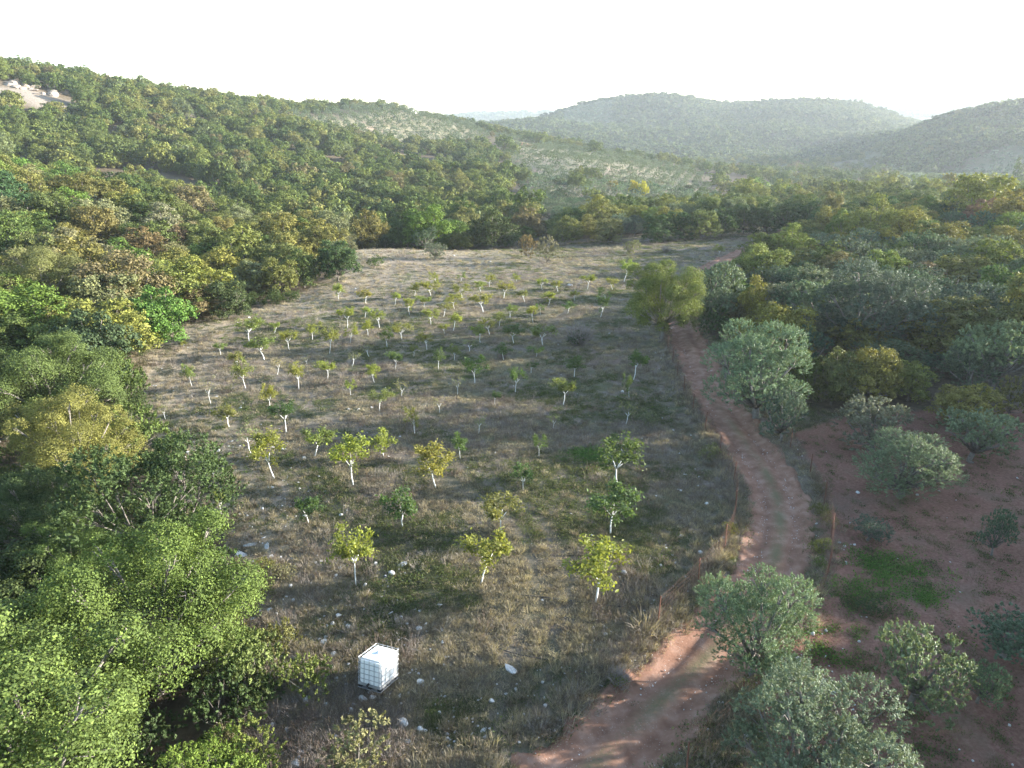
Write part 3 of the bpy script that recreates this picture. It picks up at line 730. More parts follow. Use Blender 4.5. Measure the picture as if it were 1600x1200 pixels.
by_top('olive', 1365, 805, 55, 0.75, 'blue', 'olive_tree', 'olive tree', 'low bushy olive at the top of the green weed patch', OG, var=2)
by_top('shrub', 1360, 928, 38, .6, 'deep', 'bush', 'bush', 'tiny low green bush on the red soil below the weed patch')
by_top('olive', 1425, 672, 148, 0.72, 'silver', 'olive_tree', 'olive tree', 'wide silvery olive at the upper edge of the red soil', OG, var=0)
by_top('olive', 1372, 625, 112, 0.72, 'silver', 'olive_tree', 'olive tree', 'silvery olive just behind the wide one at the soil edge', OG, var=1)
by_top('olive', 1537, 635, 108, 0.85, 'silver', 'olive_tree', 'olive tree', 'round olive with forked trunk at the right of the soil edge', OG, var=2)
by_top('oak', 1525, 597, 92, 0.8, 'yellow', 'broadleaf_tree', 'tree', 'yellow-green tree peeking over the round fork-trunked olive', var=1)
# right: the thicket
for a in [('olive', 1195, 516, 140, 1.05, 'silver', 'large silvery olive beside the road, tallest of its clump'), ('oak', 1262, 548, 62, 1.3, 'olive', 'yellowish tree leaning on the right of the large roadside olive'),
          ('olive', 1228, 615, 74, 1.05, 'blue', 'blue-green bush at the foot of the large roadside olive'), ('oak', 1312, 548, 78, 1.15, 'olive', 'olive-green tree between the roadside olive and the yellow tree'),
          ('oak', 1372, 545, 84, 1.1, 'yellow', 'bright yellow tree in the thicket above the soil edge'), ('oak', 1430, 562, 78, .85, 'yellow', 'spreading yellow-green tree right of the bright yellow one'),
          ('olive', 1370, 415, 165, .9, 'blue', 'huge blue-green olive in the middle of the thicket'), ('olive', 1290, 436, 105, .9, 'silver', 'silvery olive left of the huge blue-green one'),
          ('olive', 1318, 476, 95, .85, 'blue', 'blue-green olive in front of the huge one'), ('oak', 1345, 502, 95, .75, 'olive', 'olive-green tree in front of the huge blue-green olive'),
          ('olive', 1117, 408, 72, 1.2, 'silver', 'pale silvery olive right of the lone roadside tree'), ('olive', 1122, 455, 58, 1.1, 'silver', 'small silvery olive on the road bank'),
          ('shrub', 1118, 478, 62, .8, 'deep', 'shaded bush on the bank where the road disappears'), ('oak', 1185, 434, 48, 1.8, 'yellow', 'slim yellow tree at the left of the thicket'),
          ('oak', 1150, 470, 48, 1.0, 'brown', 'brownish tree on the road bank left of the slim yellow one'), ('olive', 1222, 438, 80, .9, 'silver', 'silvery olive right of the slim yellow tree'),
          ('oak', 1470, 474, 125, .75, 'olive', 'wide olive-green tree right of the huge blue-green olive'), ('oak', 1530, 468, 110, .8, 'olive', 'second wide olive-green tree further right in the thicket'),
          ('olive', 1570, 502, 120, .95, 'silver', 'tall silvery olive at the right edge of the thicket'), ('olive', 1478, 546, 62, .6, 'blue', 'low blue-grey bush in the shade of the wide olive-green tree'),
          ('olive', 1530, 545, 95, .8, 'blue', 'shaded blue-green olive in front of the tall silvery one'), ('shrub', 1590, 590, 70, .9, 'olive', 'olive bush on the right edge above the round olive'),
          ('oak', 1238, 350, 62, 1.05, 'lime', 'sunlit lime tree at the left corner of the far thicket'), ('oak', 1204, 366, 48, 1.0, 'green', 'mid-green tree left of the sunlit lime one'),
          ('oak', 1282, 362, 44, .9, 'brown', 'orange-brown tree right of the sunlit lime one'), ('oak', 1322, 328, 46, 1.3, 'bright', 'fresh green tree above the orange-brown one'),
          ('oak', 1375, 308, 72, 1.2, 'lime', 'tall sunlit lime tree in the far thicket'), ('oak', 1302, 301, 34, 1.7, 'olive', 'slim tree rising above the dark hedge'),
          ('oak', 1538, 276, 84, 1.0, 'yellow', 'tallest yellow-green tree on the right skyline of the thicket'), ('oak', 1548, 312, 64, .9, 'russet', 'pinkish half-bare tree in front of the tallest yellow-green one'),
          ('oak', 1430, 326, 70, 1.0, 'yellow', 'yellow-green tree right of the tall sunlit lime one'), ('oak', 1595, 300, 80, 1.0, 'yellow', 'yellow-green tree on the right edge of the far thicket'),
          ('olive', 1350, 372, 85, .8, 'blue', 'blue-green olive below the tall sunlit lime tree'), ('olive', 1440, 362, 80, .8, 'blue', 'blue-green olive below the yellow-green skyline trees'),
          ('oak', 1480, 348, 70, .9, 'yellow', 'broad yellow tree in the middle of the far thicket'), ('oak', 1255, 388, 60, .9, 'olive', 'olive-green tree below the sunlit lime corner tree'),
          ('olive', 1205, 415, 70, .8, 'blue', 'blue-green olive on the grass slope edge of the thicket'), ('olive', 1560, 370, 90, .8, 'silver', 'silvery olive below the pinkish half-bare tree'),
          ('oak', 1500, 400, 80, .8, 'lime', 'lime tree with sunlit top, right of centre in the thicket'), ('oak', 1590, 420, 90, .9, 'green', 'mid-green tree on the right edge of the thicket')]:
    nm, ct = ('olive_tree', 'olive tree') if a[0] == 'olive' else (('bush', 'bush') if a[0] == 'shrub' else ('broadleaf_tree', 'tree'))
    by_top(a[0], a[1], a[2], a[3], a[4], a[5], nm, ct, a[6], 'trees of the right-hand thicket')
# the dark hedge line at the far end of the field
for k, (px, py, w, c) in enumerate([(885, 338, 46, 'olive'), (918, 336, 44, 'yellow'), (952, 342, 40, 'olive'), (1000, 322, 42, 'yellow'), (1030, 336, 44, 'deep'), (1064, 332, 44, 'dark'), (1098, 330, 46, 'olive'), (1132, 326, 46, 'dark'),
                                   (1166, 320, 48, 'dark'), (1200, 318, 48, 'dark'), (1232, 318, 46, 'dark'), (1264, 316, 46, 'dark'), (1292, 322, 44, 'deep'), (1330, 316, 50, 'deep'), (1384, 306, 50, 'deep'), (1450, 308, 54, 'green'), (1490, 306, 54, 'deep')]):
    by_top('oak', px, py, w, .95, c, 'broadleaf_tree', 'tree', None, 'hedge trees along the far end of the field', kind='hedge')

# ------------------------------------------------------------------ the young orchard trees with whitewashed trunks
def young_tree(seed, n_leaf, stems, spread):
    g = np.random.default_rng(seed); mb = MB(); lm = MB(); tips = []
    top = np.array([g.normal() * .10, g.normal() * .10, .72 + g.random() * .3])
    mb.tube([(0, 0, -.15), (0, 0, .02), top * .5 + np.append(g.normal(size=2) * .04, 0), top], [.032, .026, .022, .020], 6)
    for s in range(stems):
        a = 2 * math.pi * s / stems + g.normal() * .4
        d = np.array([math.cos(a) * spread, math.sin(a) * spread, 1.0]); d /= np.linalg.norm(d)
        e = top + d * g.uniform(.8, 1.35)
        h_ = top + (e - top) * .38
        mb.tube([top - (0, 0, .03), h_], [.017, .014], 5)
        lm.tube([top - (0, 0, .02), h_, (h_ + e) / 2 + g.normal(size=3) * .004, e], [.012, .012, .010, .005], 5)
        for q in range(6):
            b = top + (e - top) * g.uniform(.42, 1.0); dd = unit(d * .5 + g.normal(size=3) * .75 + np.array([0, 0, .3]))
            t = b + dd * g.uniform(.2, .62); lm.tube([b, t], [.006, .003], 4); tips += [t, b * .45 + t * .55]
    tips = np.array(tips)
    w = g.random(len(tips)) ** 1.5; k = g.choice(len(tips), n_leaf, p=w / w.sum())
    pos = tips[k] + g.normal(size=(n_leaf, 3)) * .10
    nn = unit(g.normal(size=(n_leaf, 3)) * .7 + np.array([0, 0, .6])); ax = unit(g.normal(size=(n_leaf, 3)) + np.array([0, 0, -.5]))
    ln = g.uniform(.085, .165, n_leaf)
    v, f = leaf_quads(pos, nn, ax, ln, ln * .52)
    lv = np.repeat(.5 * g.random(len(tips))[k] + .5 * g.random(n_leaf), 4)
    p = Proto()
    tm = bpy.data.meshes.new('young_trunk'); tm.from_pydata([tuple(x) for x in mb.v], [], mb.f); tm.update(); tm.materials.append(M['whitewash'])
    tm.polygons.foreach_set('use_smooth', np.ones(len(tm.polygons), bool))
    me = bpy.data.meshes.new('young_crown'); me.from_pydata([tuple(x) for x in v], [], [tuple(x) for x in f]); me.update(); add_lv(me, lv); me.materials.append(M['young_leaf'])
    lim = bpy.data.meshes.new('young_limbs'); lim.from_pydata([tuple(x) for x in lm.v], [], lm.f); lim.update(); lim.materials.append(M['pale_bark'])
    p.limbs = lim
    p.trunk, p.crown = tm, me; p.w = float(np.percentile(v[:, 0], 98.5) - np.percentile(v[:, 0], 1.5)); p.h = float(np.percentile(v[:, 2], 99))
    return p
PR['young0'] = [young_tree(300 + k, n, s, sp) for k, (n, s, sp) in enumerate([(1300, 4, .55), (1100, 3, .5), (1500, 4, .7), (1200, 5, .6), (1000, 3, .8), (1400, 4, .45)])]
PR['sparse0'] = [young_tree(330 + k, n, 3, .7) for k, n in enumerate([150, 240, 90])]
# base x, base y, height and width in the photograph, colour
ORCH = [(556, 915, 94, 60, 'y'), (752, 912, 72, 60, 'y'), (629, 823, 58, 50, 'g'), (483, 819, 36, 42, 'g'), (783, 831, 54, 55, 'o'), (817, 767, 40, 32, 'g'), (681, 762, 58, 55, 'y'), (552, 758, 68, 50, 'y'), (429, 748, 65, 46, 'y'),
        (931, 942, 96, 92, 'y'), (954, 835, 66, 62, 'g'), (965, 760, 70, 68, 'g'), (492, 713, 43, 40, 'o'), (600, 715, 42, 40, 'y'), (719, 717, 40, 25, 'g'), (842, 713, 40, 22, 'g'), (447, 677, 49, 34, 'd'), (422, 640, 40, 24, 'y'),
        (467, 610, 43, 22, 'y'), (512, 592, 29, 28, 'y'), (548, 618, 28, 16, 'y'), (585, 598, 26, 20, 'y'), (593, 643, 36, 30, 'o'), (628, 620, 27, 24, 's'), (648, 678, 41, 25, 'o'), (687, 645, 28, 20, 's'), (748, 678, 28, 20, 's'),
        (715, 617, 30, 22, 's'), (742, 598, 45, 34, 'g'), (805, 613, 36, 24, 'g'), (830, 583, 18, 18, 'g'), (880, 633, 43, 34, 'o'), (865, 670, 27, 20, 's'), (515, 553, 40, 22, 'o'), (547, 537, 30, 22, 'y'), (550, 573, 26, 20, 's'),
        (577, 558, 21, 18, 's'), (617, 578, 28, 26, 'g'), (647, 558, 18, 14, 'o'), (685, 577, 34, 16, 'g'), (710, 563, 26, 20, 'o'), (733, 550, 20, 26, 's'), (787, 563, 26, 28, 'g'), (628, 530, 23, 30, 'y'), (605, 543, 30, 22, 'o'),
        (575, 525, 25, 20, 'y'), (667, 547, 30, 20, 'y'), (695, 523, 16, 14, 'y'), (708, 517, 27, 20, 'y'), (750, 535, 28, 22, 'o'), (765, 523, 26, 26, 'o'), (833, 505, 27, 14, 'y'), (488, 532, 32, 26, 'y'), (452, 547, 30, 24, 'y'),
        (413, 562, 32, 36, 'o'), (433, 585, 28, 20, 's'), (480, 570, 16, 14, 's'), (528, 470, 27, 16, 'y'), (572, 475, 23, 20, 'y'), (543, 513, 33, 24, 'y'), (593, 513, 30, 22, 'y'), (570, 497, 17, 14, 'y'), (640, 492, 25, 16, 'y'),
        (617, 477, 20, 14, 'y'), (648, 463, 23, 16, 'y'), (673, 507, 24, 22, 'y'), (662, 482, 20, 22, 'o'), (693, 495, 22, 22, 'o'), (710, 483, 21, 26, 'y'), (755, 488, 28, 28, 'y'), (722, 465, 25, 28, 'y'), (683, 447, 22, 16, 'y'),
        (673, 463, 23, 26, 'y'), (720, 440, 14, 14, 'o'), (765, 448, 20, 16, 'y'), (787, 467, 29, 26, 'y'), (752, 457, 17, 18, 'y'), (808, 443, 16, 14, 'y'), (820, 472, 19, 14, 'o'), (847, 453, 18, 16, 'y'), (872, 457, 19, 14, 'y'),
        (857, 477, 20, 20, 'y'), (845, 492, 20, 14, 'g'), (887, 490, 20, 20, 'g'), (797, 497, 20, 22, 'o'), (780, 510, 23, 20, 'o'), (803, 537, 27, 30, 'g'), (848, 540, 30, 36, 'o'), (838, 557, 17, 24, 'g'), (773, 633, 20, 16, 'g'),
        (300, 604, 36, 20, 'o'), (384, 607, 45, 28, 'o'), (330, 632, 47, 24, 's'), (358, 667, 33, 32, 'o'), (259, 656, 24, 16, 's'), (392, 709, 39, 34, 's'), (390, 536, 41, 36, 'o'), (345, 555, 18, 16, 'o'), (287, 543, 12, 10, 'y'),
        (371, 577, 26, 20, 'o'), (429, 521, 16, 14, 'y'), (978, 663, 36, 30, 's'), (983, 623, 38, 14, 'g'), (990, 593, 43, 30, 'g'), (973, 707, 28, 40, 'g'), (938, 497, 34, 18, 'g'), (947, 470, 23, 22, 'o'), (975, 440, 35, 20, 'y'),
        (957, 453, 18, 16, 'y'), (918, 452, 24, 22, 'y'), (898, 470, 15, 14, 'y'), (897, 590, 33, 32, 'g'), (1175, 383, 18, 16, 'y'), (1123, 400, 18, 16, 'o'), (347, 812, 45, 13, 'o')]
YC = dict(y=(.19, .21, .040), g=(.075, .120, .032), o=(.145, .175, .045), d=(.055, .095, .03), s=(.17, .18, .07))
YW = dict(y='yellow-green', g='fresh green', o='olive-green', d='dark green', s='half-bare')
NEAR_Y = {(556, 915): 'upright yellow-green sapling with whitewashed trunk behind the white tank, beside pale stones', (752, 912): 'yellow-green sapling with slanting whitewashed trunk left of the wheel track',
          (629, 823): 'rounded fresh green sapling in the row behind the upright yellow-green one', (483, 819): 'low fresh green sapling left in the second orchard row', (783, 831): 'loose olive-green sapling at the bend of the wheel track',
          (817, 767): 'narrow dark green sapling right of the wheel track', (681, 762): 'broad yellow-green sapling with forked white trunk left of the wheel track', (552, 758): 'tall yellow-green sapling with forked white trunk in the third row',
          (429, 748): 'leftmost tall yellow-green sapling of the third row near the slabby stones', (931, 942): 'widest sapling, yellow crown on a forked white trunk beside the black hose', (954, 835): 'loose fresh green sapling behind the widest one',
          (965, 760): 'straggling fresh green sapling nearest the road fence in the third row', (347, 812): 'thin whip of a sapling beside the stony bank', (447, 677): 'dark green sapling, darkest crown in the orchard',
          (1175, 383): 'small yellow-green sapling alone on the far grassy slope, right of two', (1123, 400): 'small olive-green sapling alone on the far grassy slope, left of two', (975, 440): 'slim tall sapling at the far right of the orchard'}
ORCHARD_XY = []
for i, (px, py, hp, wp, c) in enumerate(ORCH):
    x, y, z, t = hit(px, py)
    dep = y * CP - (z - CAMZ) * SP; w = max(wp * dep / F, .5) * 1.05; h = .6
    for _ in range(50):
        if py - project((x, y, z + h))[1] < hp: h *= 1.05
    h = min(h, 5.2)
    ORCHARD_XY.append((x, y))
    plant('orchard', 'sparse' if c == 's' else 'young', 0, x, y, w, h, YC[c], 'young_orchard_tree', 'young tree', NEAR_Y.get((px, py)), 'young whitewashed orchard trees', lean=(random.uniform(-.08, .08), random.uniform(-.12, .12)), jit=.1)
    TREES[-1]['color'] = YW[c]

# ------------------------------------------------------------------ woods: single trees near by, one mass beyond
def scatter(name, pts, protos, label=None, smin=.8, smax=1.25, zs=(.85, 1.2), tilt=0.0, scale=None):
    """one object of instances: each point carries its size, turn and kind; protos are meshes' objects that stand in the scene"""
    pts = np.asarray(pts, float); n = len(pts)
    me = bpy.data.meshes.new(name); me.vertices.add(n); me.vertices.foreach_set('co', pts.astype(np.float32).ravel())
    sc = rng.uniform(smin, smax, n) if scale is None else scale * rng.uniform(smin, smax, n)
    zz = sc * rng.uniform(zs[0], zs[1], n)
    S = np.stack([sc, sc, zz], -1); Rr = np.stack([rng.normal(0, tilt, n), rng.normal(0, tilt, n), rng.uniform(0, 6.283, n)], -1)
    for nm, arr in (('sc', S), ('rot', Rr)):
        a = me.attributes.new(nm, 'FLOAT_VECTOR', 'POINT'); a.data.foreach_set('vector', arr.astype(np.float32).ravel())
    a = me.attributes.new('vi', 'INT', 'POINT'); a.data.foreach_set('value', rng.integers(0, len(protos), n).astype(np.int32))
    o = link_mesh(name, me)
    ng = bpy.data.node_groups.new(name + '_scatter', 'GeometryNodeTree')
    ng.interface.new_socket('Geometry', in_out='INPUT', socket_type='NodeSocketGeometry'); ng.interface.new_socket('Geometry', in_out='OUTPUT', socket_type='NodeSocketGeometry')
    gi = ng.nodes.new('NodeGroupInput'); go = ng.nodes.new('NodeGroupOutput'); jn = ng.nodes.new('GeometryNodeJoinGeometry')
    def named(nm, dt):
        q = ng.nodes.new('GeometryNodeInputNamedAttribute'); q.data_type = dt; q.inputs[0].default_value = nm; return q.outputs[0]
    sca, rot, vi = named('sc', 'FLOAT_VECTOR'), named('rot', 'FLOAT_VECTOR'), named('vi', 'INT')
    e2r = ng.nodes.new('FunctionNodeEulerToRotation'); ng.links.new(rot, e2r.inputs[0])
    for k, p in enumerate(protos):
        oi = ng.nodes.new('GeometryNodeObjectInfo'); oi.transform_space = 'ORIGINAL'; oi.inputs[0].default_value = p; oi.inputs['As Instance'].default_value = True
        cmp = ng.nodes.new('FunctionNodeCompare'); cmp.data_type = 'INT'; cmp.operation = 'EQUAL'
        ng.links.new(vi, cmp.inputs[2]); cmp.inputs[3].default_value = k
        ip = ng.nodes.new('GeometryNodeInstanceOnPoints')
        ng.links.new(gi.outputs[0], ip.inputs['Points']); ng.links.new(cmp.outputs[0], ip.inputs['Selection']); ng.links.new(oi.outputs['Geometry'], ip.inputs['Instance'])
        ng.links.new(e2r.outputs[0], ip.inputs['Rotation']); ng.links.new(sca, ip.inputs['Scale']); ng.links.new(ip.outputs[0], jn.inputs[0])
    ng.links.new(jn.outputs[0], go.inputs[0])
    md = o.modifiers.new('scatter', 'NODES'); md.node_group = ng
    tag(o, label, kind='stuff')
    return o
def jitter_grid(x0, x1, y0, y1, step, jit=.42):
    gx, gy = np.meshgrid(np.arange(x0, x1, step), np.arange(y0, y1, step))
    gx = gx.ravel() + rng.uniform(-jit, jit, gx.size) * step; gy = gy.ravel() + rng.uniform(-jit, jit, gy.size) * step
    return gx, gy
def px_of(x, y, z):
    d = np.maximum(y * CP - (z - CAMZ) * SP, 1.0)
    return 800 + F * x / d, 600 - F * (y * SP + (z - CAMZ) * CP) / d, d
def clear_of(x, y, f=0.75, mind=0.0):
    pl = np.array(PLACED); k = np.ones(len(x), bool)
    for a, b, r in pl:
        k &= np.hypot(x - a, y - b) > max(r * f, mind)
    return k
def seen(x, y, z, tol=2.0):
    """not hidden behind rising ground"""
    ok = np.ones(len(x), bool)
    for s in np.linspace(.06, .97, 60):
        ok &= CAMZ + (z - CAMZ) * s > gz(x * s, y * s) - tol
    return ok
BANK = at_y(820, 210, 545)[:2]; PLACED.append((BANK[0], BANK[1], 11.0)); PLACED.append((BANK[0] + 3, BANK[1] - 16, 9.0)); PLACED.append((BANK[0] + 14, BANK[1] - 10, 7.0))
# left hill
lx, ly = jitter_grid(-560, 70, 18, 720, 5.0, .5)
keep = (poly_dist(lx, ly, FIELD) < -2.2) & (lx < 0.10 * ly + 4) & (line_dist(lx, ly, ROAD) > 4)
keep &= (poly_dist(lx, ly, GROVE_MID) < -3 + 30 * (fbm(lx / 25.0, ly / 25.0, 43, 3) - .5)) & (poly_dist(lx, ly, GROVE_TOP) < -3) & (poly_dist(lx, ly, LEDGE) < 0)
# glades along the contour of the slope
glade = fbm(lx / 55.0, ly / 22.0, 41, 3)
keep &= ~((glade > .62) & (ly > 200)); keep &= ~((fbm(lx / 9.0, ly / 9.0, 44, 2) > .66) & (ly > 110))
lx, ly = lx[keep], ly[keep]
keep = clear_of(lx, ly, .8, 2.2); lx, ly = lx[keep], ly[keep]
lz = gz(lx, ly); ppx, ppy, dep = px_of(lx, ly, lz + 6)
inside = (ppx > -70) & (ppx < 1670) & (ppy < 1300) & seen(lx, ly, lz + 7.0)
# right thicket
rx, ry = jitter_grid(16, 150, 44, 215, 5.0)
keep = (poly_dist(rx, ry, FIELD) < -1.5) & (line_dist(rx, ry, ROAD) > 3.5) & (rx > .10 * ry + 4)
rx, ry = rx[keep], ry[keep]; keep = clear_of(rx, ry, .8, 2.4); rx, ry = rx[keep], ry[keep]
rz_ = gz(rx, ry); qpx, qpy, qdep = px_of(rx, ry, rz_ + 5)
rin = (qpx > -60) & (qpx < 1660) & seen(rx, ry, rz_ + 6.0)
rin_vis = rin & (qpx < 1640)
_o = np.argsort(np.where(rin_vis, qdep, 1e9))[:150]; _m = np.zeros(len(rx), bool); _m[_o] = True; rin_vis &= _m; r_rest = rin & ~rin_vis
def pick(seq, w):
    return random.choices(seq, w)[0]
for x, y, a, b in zip(rx[rin_vis], ry[rin_vis], qpx[rin_vis], qpy[rin_vis]):
    far = y > 95
    sp = pick(['oak', 'olive', 'shrub'], [.62, .28, .1] if far else [.42, .48, .1])
    c = pick(['yellow', 'lime', 'olive', 'green', 'brown'], [.34, .22, .2, .16, .08]) if sp == 'oak' else (pick(['silver', 'blue'], [.5, .5]) if sp == 'olive' else pick(['olive', 'deep', 'brown'], [.5, .3, .2]))
    w = random.uniform(4.0, 6.2) if sp != 'shrub' else random.uniform(2.2, 3.4)
    nm, ct = ('olive_tree', 'olive tree') if sp == 'olive' else (('bush', 'bush') if sp == 'shrub' else ('broadleaf_tree', 'tree'))
    t = math.hypot(x, y)
    plant('thicket', sp, min(lod_for(t, w), 1 if sp == 'shrub' else 2), x, y, w, w * random.uniform(.75, 1.0), c, nm, ct, None, 'trees of the right-hand thicket')
# left hill: the 300 that show largest stand alone
order = np.argsort(np.where(inside, dep, 1e9))
NIND = 260
for i in order[:NIND]:
    x, y = lx[i], ly[i]
    warm = fbm(np.array([x / 30.0]), np.array([y / 30.0]), 51, 2)[0]
    spur = y < 165 and x < -25
    if random.random() < .06: sp, c = 'olive', pick(['silver', 'blue'], [.6, .4])
    elif random.random() < .10: sp, c = 'shrub', pick(['deep', 'olive', 'brown'], [.5, .3, .2])
    else:
        sp = 'oak'
        c = pick(['yellow', 'olive', 'pale', 'brown', 'green', 'bright', 'dark'], [.30, .27, .12, .07, .12, .08, .04]) if (spur and warm > .33) else pick(['green', 'olive', 'deep', 'dark', 'brown', 'yellow', 'bright'], [.28, .24, .16, .10, .08, .06, .08])
    if dep[i] < 50: sp, c = random.choice(['oak', 'shrub']), pick(['green', 'bright', 'deep', 'dark'], [.3, .35, .2, .15])
    w = 4.2 + 4.6 * random.random() ** 1.4 if sp == 'oak' else (random.uniform(3.2, 4.6) if sp == 'olive' else random.uniform(2.4, 3.8))
    nm, ct = ('olive_tree', 'olive tree') if sp == 'olive' else (('bush', 'bush') if sp == 'shrub' else ('oak_tree', 'oak'))
    l = lod_for(dep[i], w); l = 1 if (sp == 'shrub' and l == 2) else l
    plant('hill', sp, l, x, y, w, w * random.uniform(.75, 1.0), c, nm, ct, None, 'trees of the left hillside')
# landmarks far off, each a thing (their crowns also serve the masses of woodland)
def far_tree(protos, k, x, y, w, h, name, cat, label, group):
    p = protos[k]; z = gz1(x, y)
    e = empty(name, (x, y, z - .1), (0, 0, random.uniform(0, 6)), (w / p.w, w / p.w, h / p.h))
    if p.trunk: link_mesh('trunk', p.trunk, e)
    c = link_mesh('crown', p.crown, e); tag(e, label, cat, group); PLACED.append((x, y, w / 2)); return c
def far_at(px, py, Y): q = at_y(px, py, Y); return q[0], q[1]
src = dict(oak3=[], oak2=[], oak1=[], olive3=[], olive2=[], olive1=[])
for k, (px, d) in enumerate([(1328, 'left'), (1336, 'middle'), (1345, 'right')]):
    x, y = far_at(px, 158, 1262)
    src['oak3'].append(far_tree(PR['oak3f'], k, x, y, 7, 9 + k, 'broadleaf_tree', 'tree', f'{d} tree of the three standing up on the far hill crest', 'trees on the far hill crest'))
for k, (px, py, Y, lab) in enumerate([(790, 219, 480, 'round dark tree on the spur left of the red earth bank'), (806, 222, 470, 'smaller round tree just right of the dark tree on the spur'), (931, 222, 500, 'single round tree on the crest of the olive spur'), (846, 214, 560, 'round tree right of the red earth bank')]):
    x, y = far_at(px, py, Y); src['oak2'].append(far_tree(PR['oak2f'], k, x, y, 10 if k != 1 else 7, 10 if k != 1 else 7, 'broadleaf_tree', 'tree', lab, 'round trees on the olive spur'))
for k, (px, py, Y, lab) in enumerate([(900, 288, 300, 'rounded tree left of the yellow poplar among the olives'), (905, 262, 360, 'cluster tree halfway up the olive spur'), (925, 268, 350, 'right tree of the cluster halfway up the olive spur')]):
    x, y = far_at(px, py, Y); src['oak1'].append(far_tree(PR['oak1f'], k, x, y, 8, 8, 'broadleaf_tree', 'tree', lab, 'round trees on the olive spur'))
for k in range(2):
    x, y = far_at(1480 + 40 * k, 250, 640); src['olive3'].append(far_tree(PR['olive3f'], k, x, y, 5, 4.4, 'olive_tree', 'olive tree', ('left' if k == 0 else 'right') + ' of two olives in the distant right-hand grove', 'olives of the distant right grove'))
for k in range(3):
    x, y = far_at(1150 + 30 * k, 300, 300); src['olive2'].append(far_tree(PR['olive2f'], k, x, y, 5, 4.6, 'olive_tree', 'olive tree', ['left', 'middle', 'right'][k] + ' olive of three at the near edge of the valley floor', 'olives on the valley floor'))
for k in range(2):
    x, y = far_at(1010 + 45 * k, 338, 200); src['olive1'].append(far_tree(PR['olive1f'], k, x, y, 5, 4.4, 'olive_tree', 'olive tree', ('left' if k == 0 else 'right') + ' olive of two showing over the hedge line', 'olives behind the hedge'))
p = PR['cypress'][0]
for px, hh, d in ((1583, 14, 'taller left'), (1592, 11, 'shorter right')):
    x, y = far_at(px, 290, 380); far_tree(PR['cypress'], 0, x, y, 3.2, hh, 'cypress_tree', 'cypress', f'{d} cypress of the pair near the right edge', 'cypresses at the right edge')
# yellow poplars
for px, w in ((990, 3.6), (1003, 4.4)):
    x, y = far_at(px, 300, 285); plant('poplar', 'oak', 1, x, y, w, 7.5, (.42, .36, .045), 'poplar_tree', 'poplar', ('left' if px == 990 else 'right') + ' bright yellow poplar among the grey-green olives', 'yellow poplars')

# mass of woodland on the left hill behind the single trees (and, sparsely, outside the picture)
rest = np.zeros(len(lx), bool); rest[order[NIND:]] = True
d2 = rest & (dep < 230); d3 = rest & (dep >= 230)
near_rest = rest & (np.hypot(lx, ly) < 230) & ~inside & (np.hypot(lx, ly) > 75)
rest &= dep > 70
m = rest & inside & (dep < 230)
allm = (rest & inside) | near_rest
def pts3(x, y, k, dz=-.15): return np.stack([x[k], y[k], gz(x[k], y[k]) + dz], -1)
mid = allm & (np.hypot(lx, ly) < 430); farr = allm & ~mid
scatter('hillside_woodland', pts3(lx, ly, mid), src['oak2'] + src['oak1'], 'broadleaf wood covering the left hill behind its nearest trees', .55, 1.6)
scatter('skyline_woodland', pts3(lx, ly, farr), src['oak2'], 'wood along the upper left slope and skyline', .55, 1.5)
# right-hand wood beyond the frame and behind the thicket (shades the grove)
ox, oy = jitter_grid(18, 330, -40, 300, 6.2)
ppo, pyo, dpo = px_of(ox, oy, gz(ox, oy) + 6)
keep = (poly_dist(ox, oy, FIELD) < -1.5) | (ox > 44 + .35 * np.maximum(oy, 0))
keep &= (ppo > 1690) | (oy < 0); keep &= (line_dist(ox, oy, ROAD) > 4) & (np.hypot(ox, oy) > 34)
ox, oy = ox[keep], oy[keep]
ux, uy = jitter_grid(20, 60, -12, 44, 5.2, .25); pu, _pv, _pd = px_of(ux, uy, gz(ux, uy) + 3); k2 = (pu > 1740) & (ux < 30 + .5 * np.maximum(uy, 0) + 12); ux, uy = ux[k2], uy[k2]
scatter('olive_grove_beyond', np.stack([ux, uy, gz(ux, uy) - .1], -1), src['olive1'], 'olive grove running on to the right of the red soil', 1.0, 1.3)
bx, by = jitter_grid(40, 260, 168, 300, 7)
k2 = (poly_dist(bx, by, FIELD) < -4) & (bx > .17 * by + 8); bx, by = bx[k2], by[k2]
k2 = clear_of(bx, by, .8, 2) & (by < 235); bx, by = bx[k2], by[k2]
scatter('woodland_beyond_thicket', np.vstack([np.stack([rx[r_rest], ry[r_rest], rz_[r_rest] - .15], -1), np.stack([ox, oy, gz(ox, oy) - .15], -1), np.stack([bx, by, gz(bx, by) - .15], -1)]), src['oak1'] + src['olive1'], 'wood running on to the right and behind the thicket', .9, 1.35)

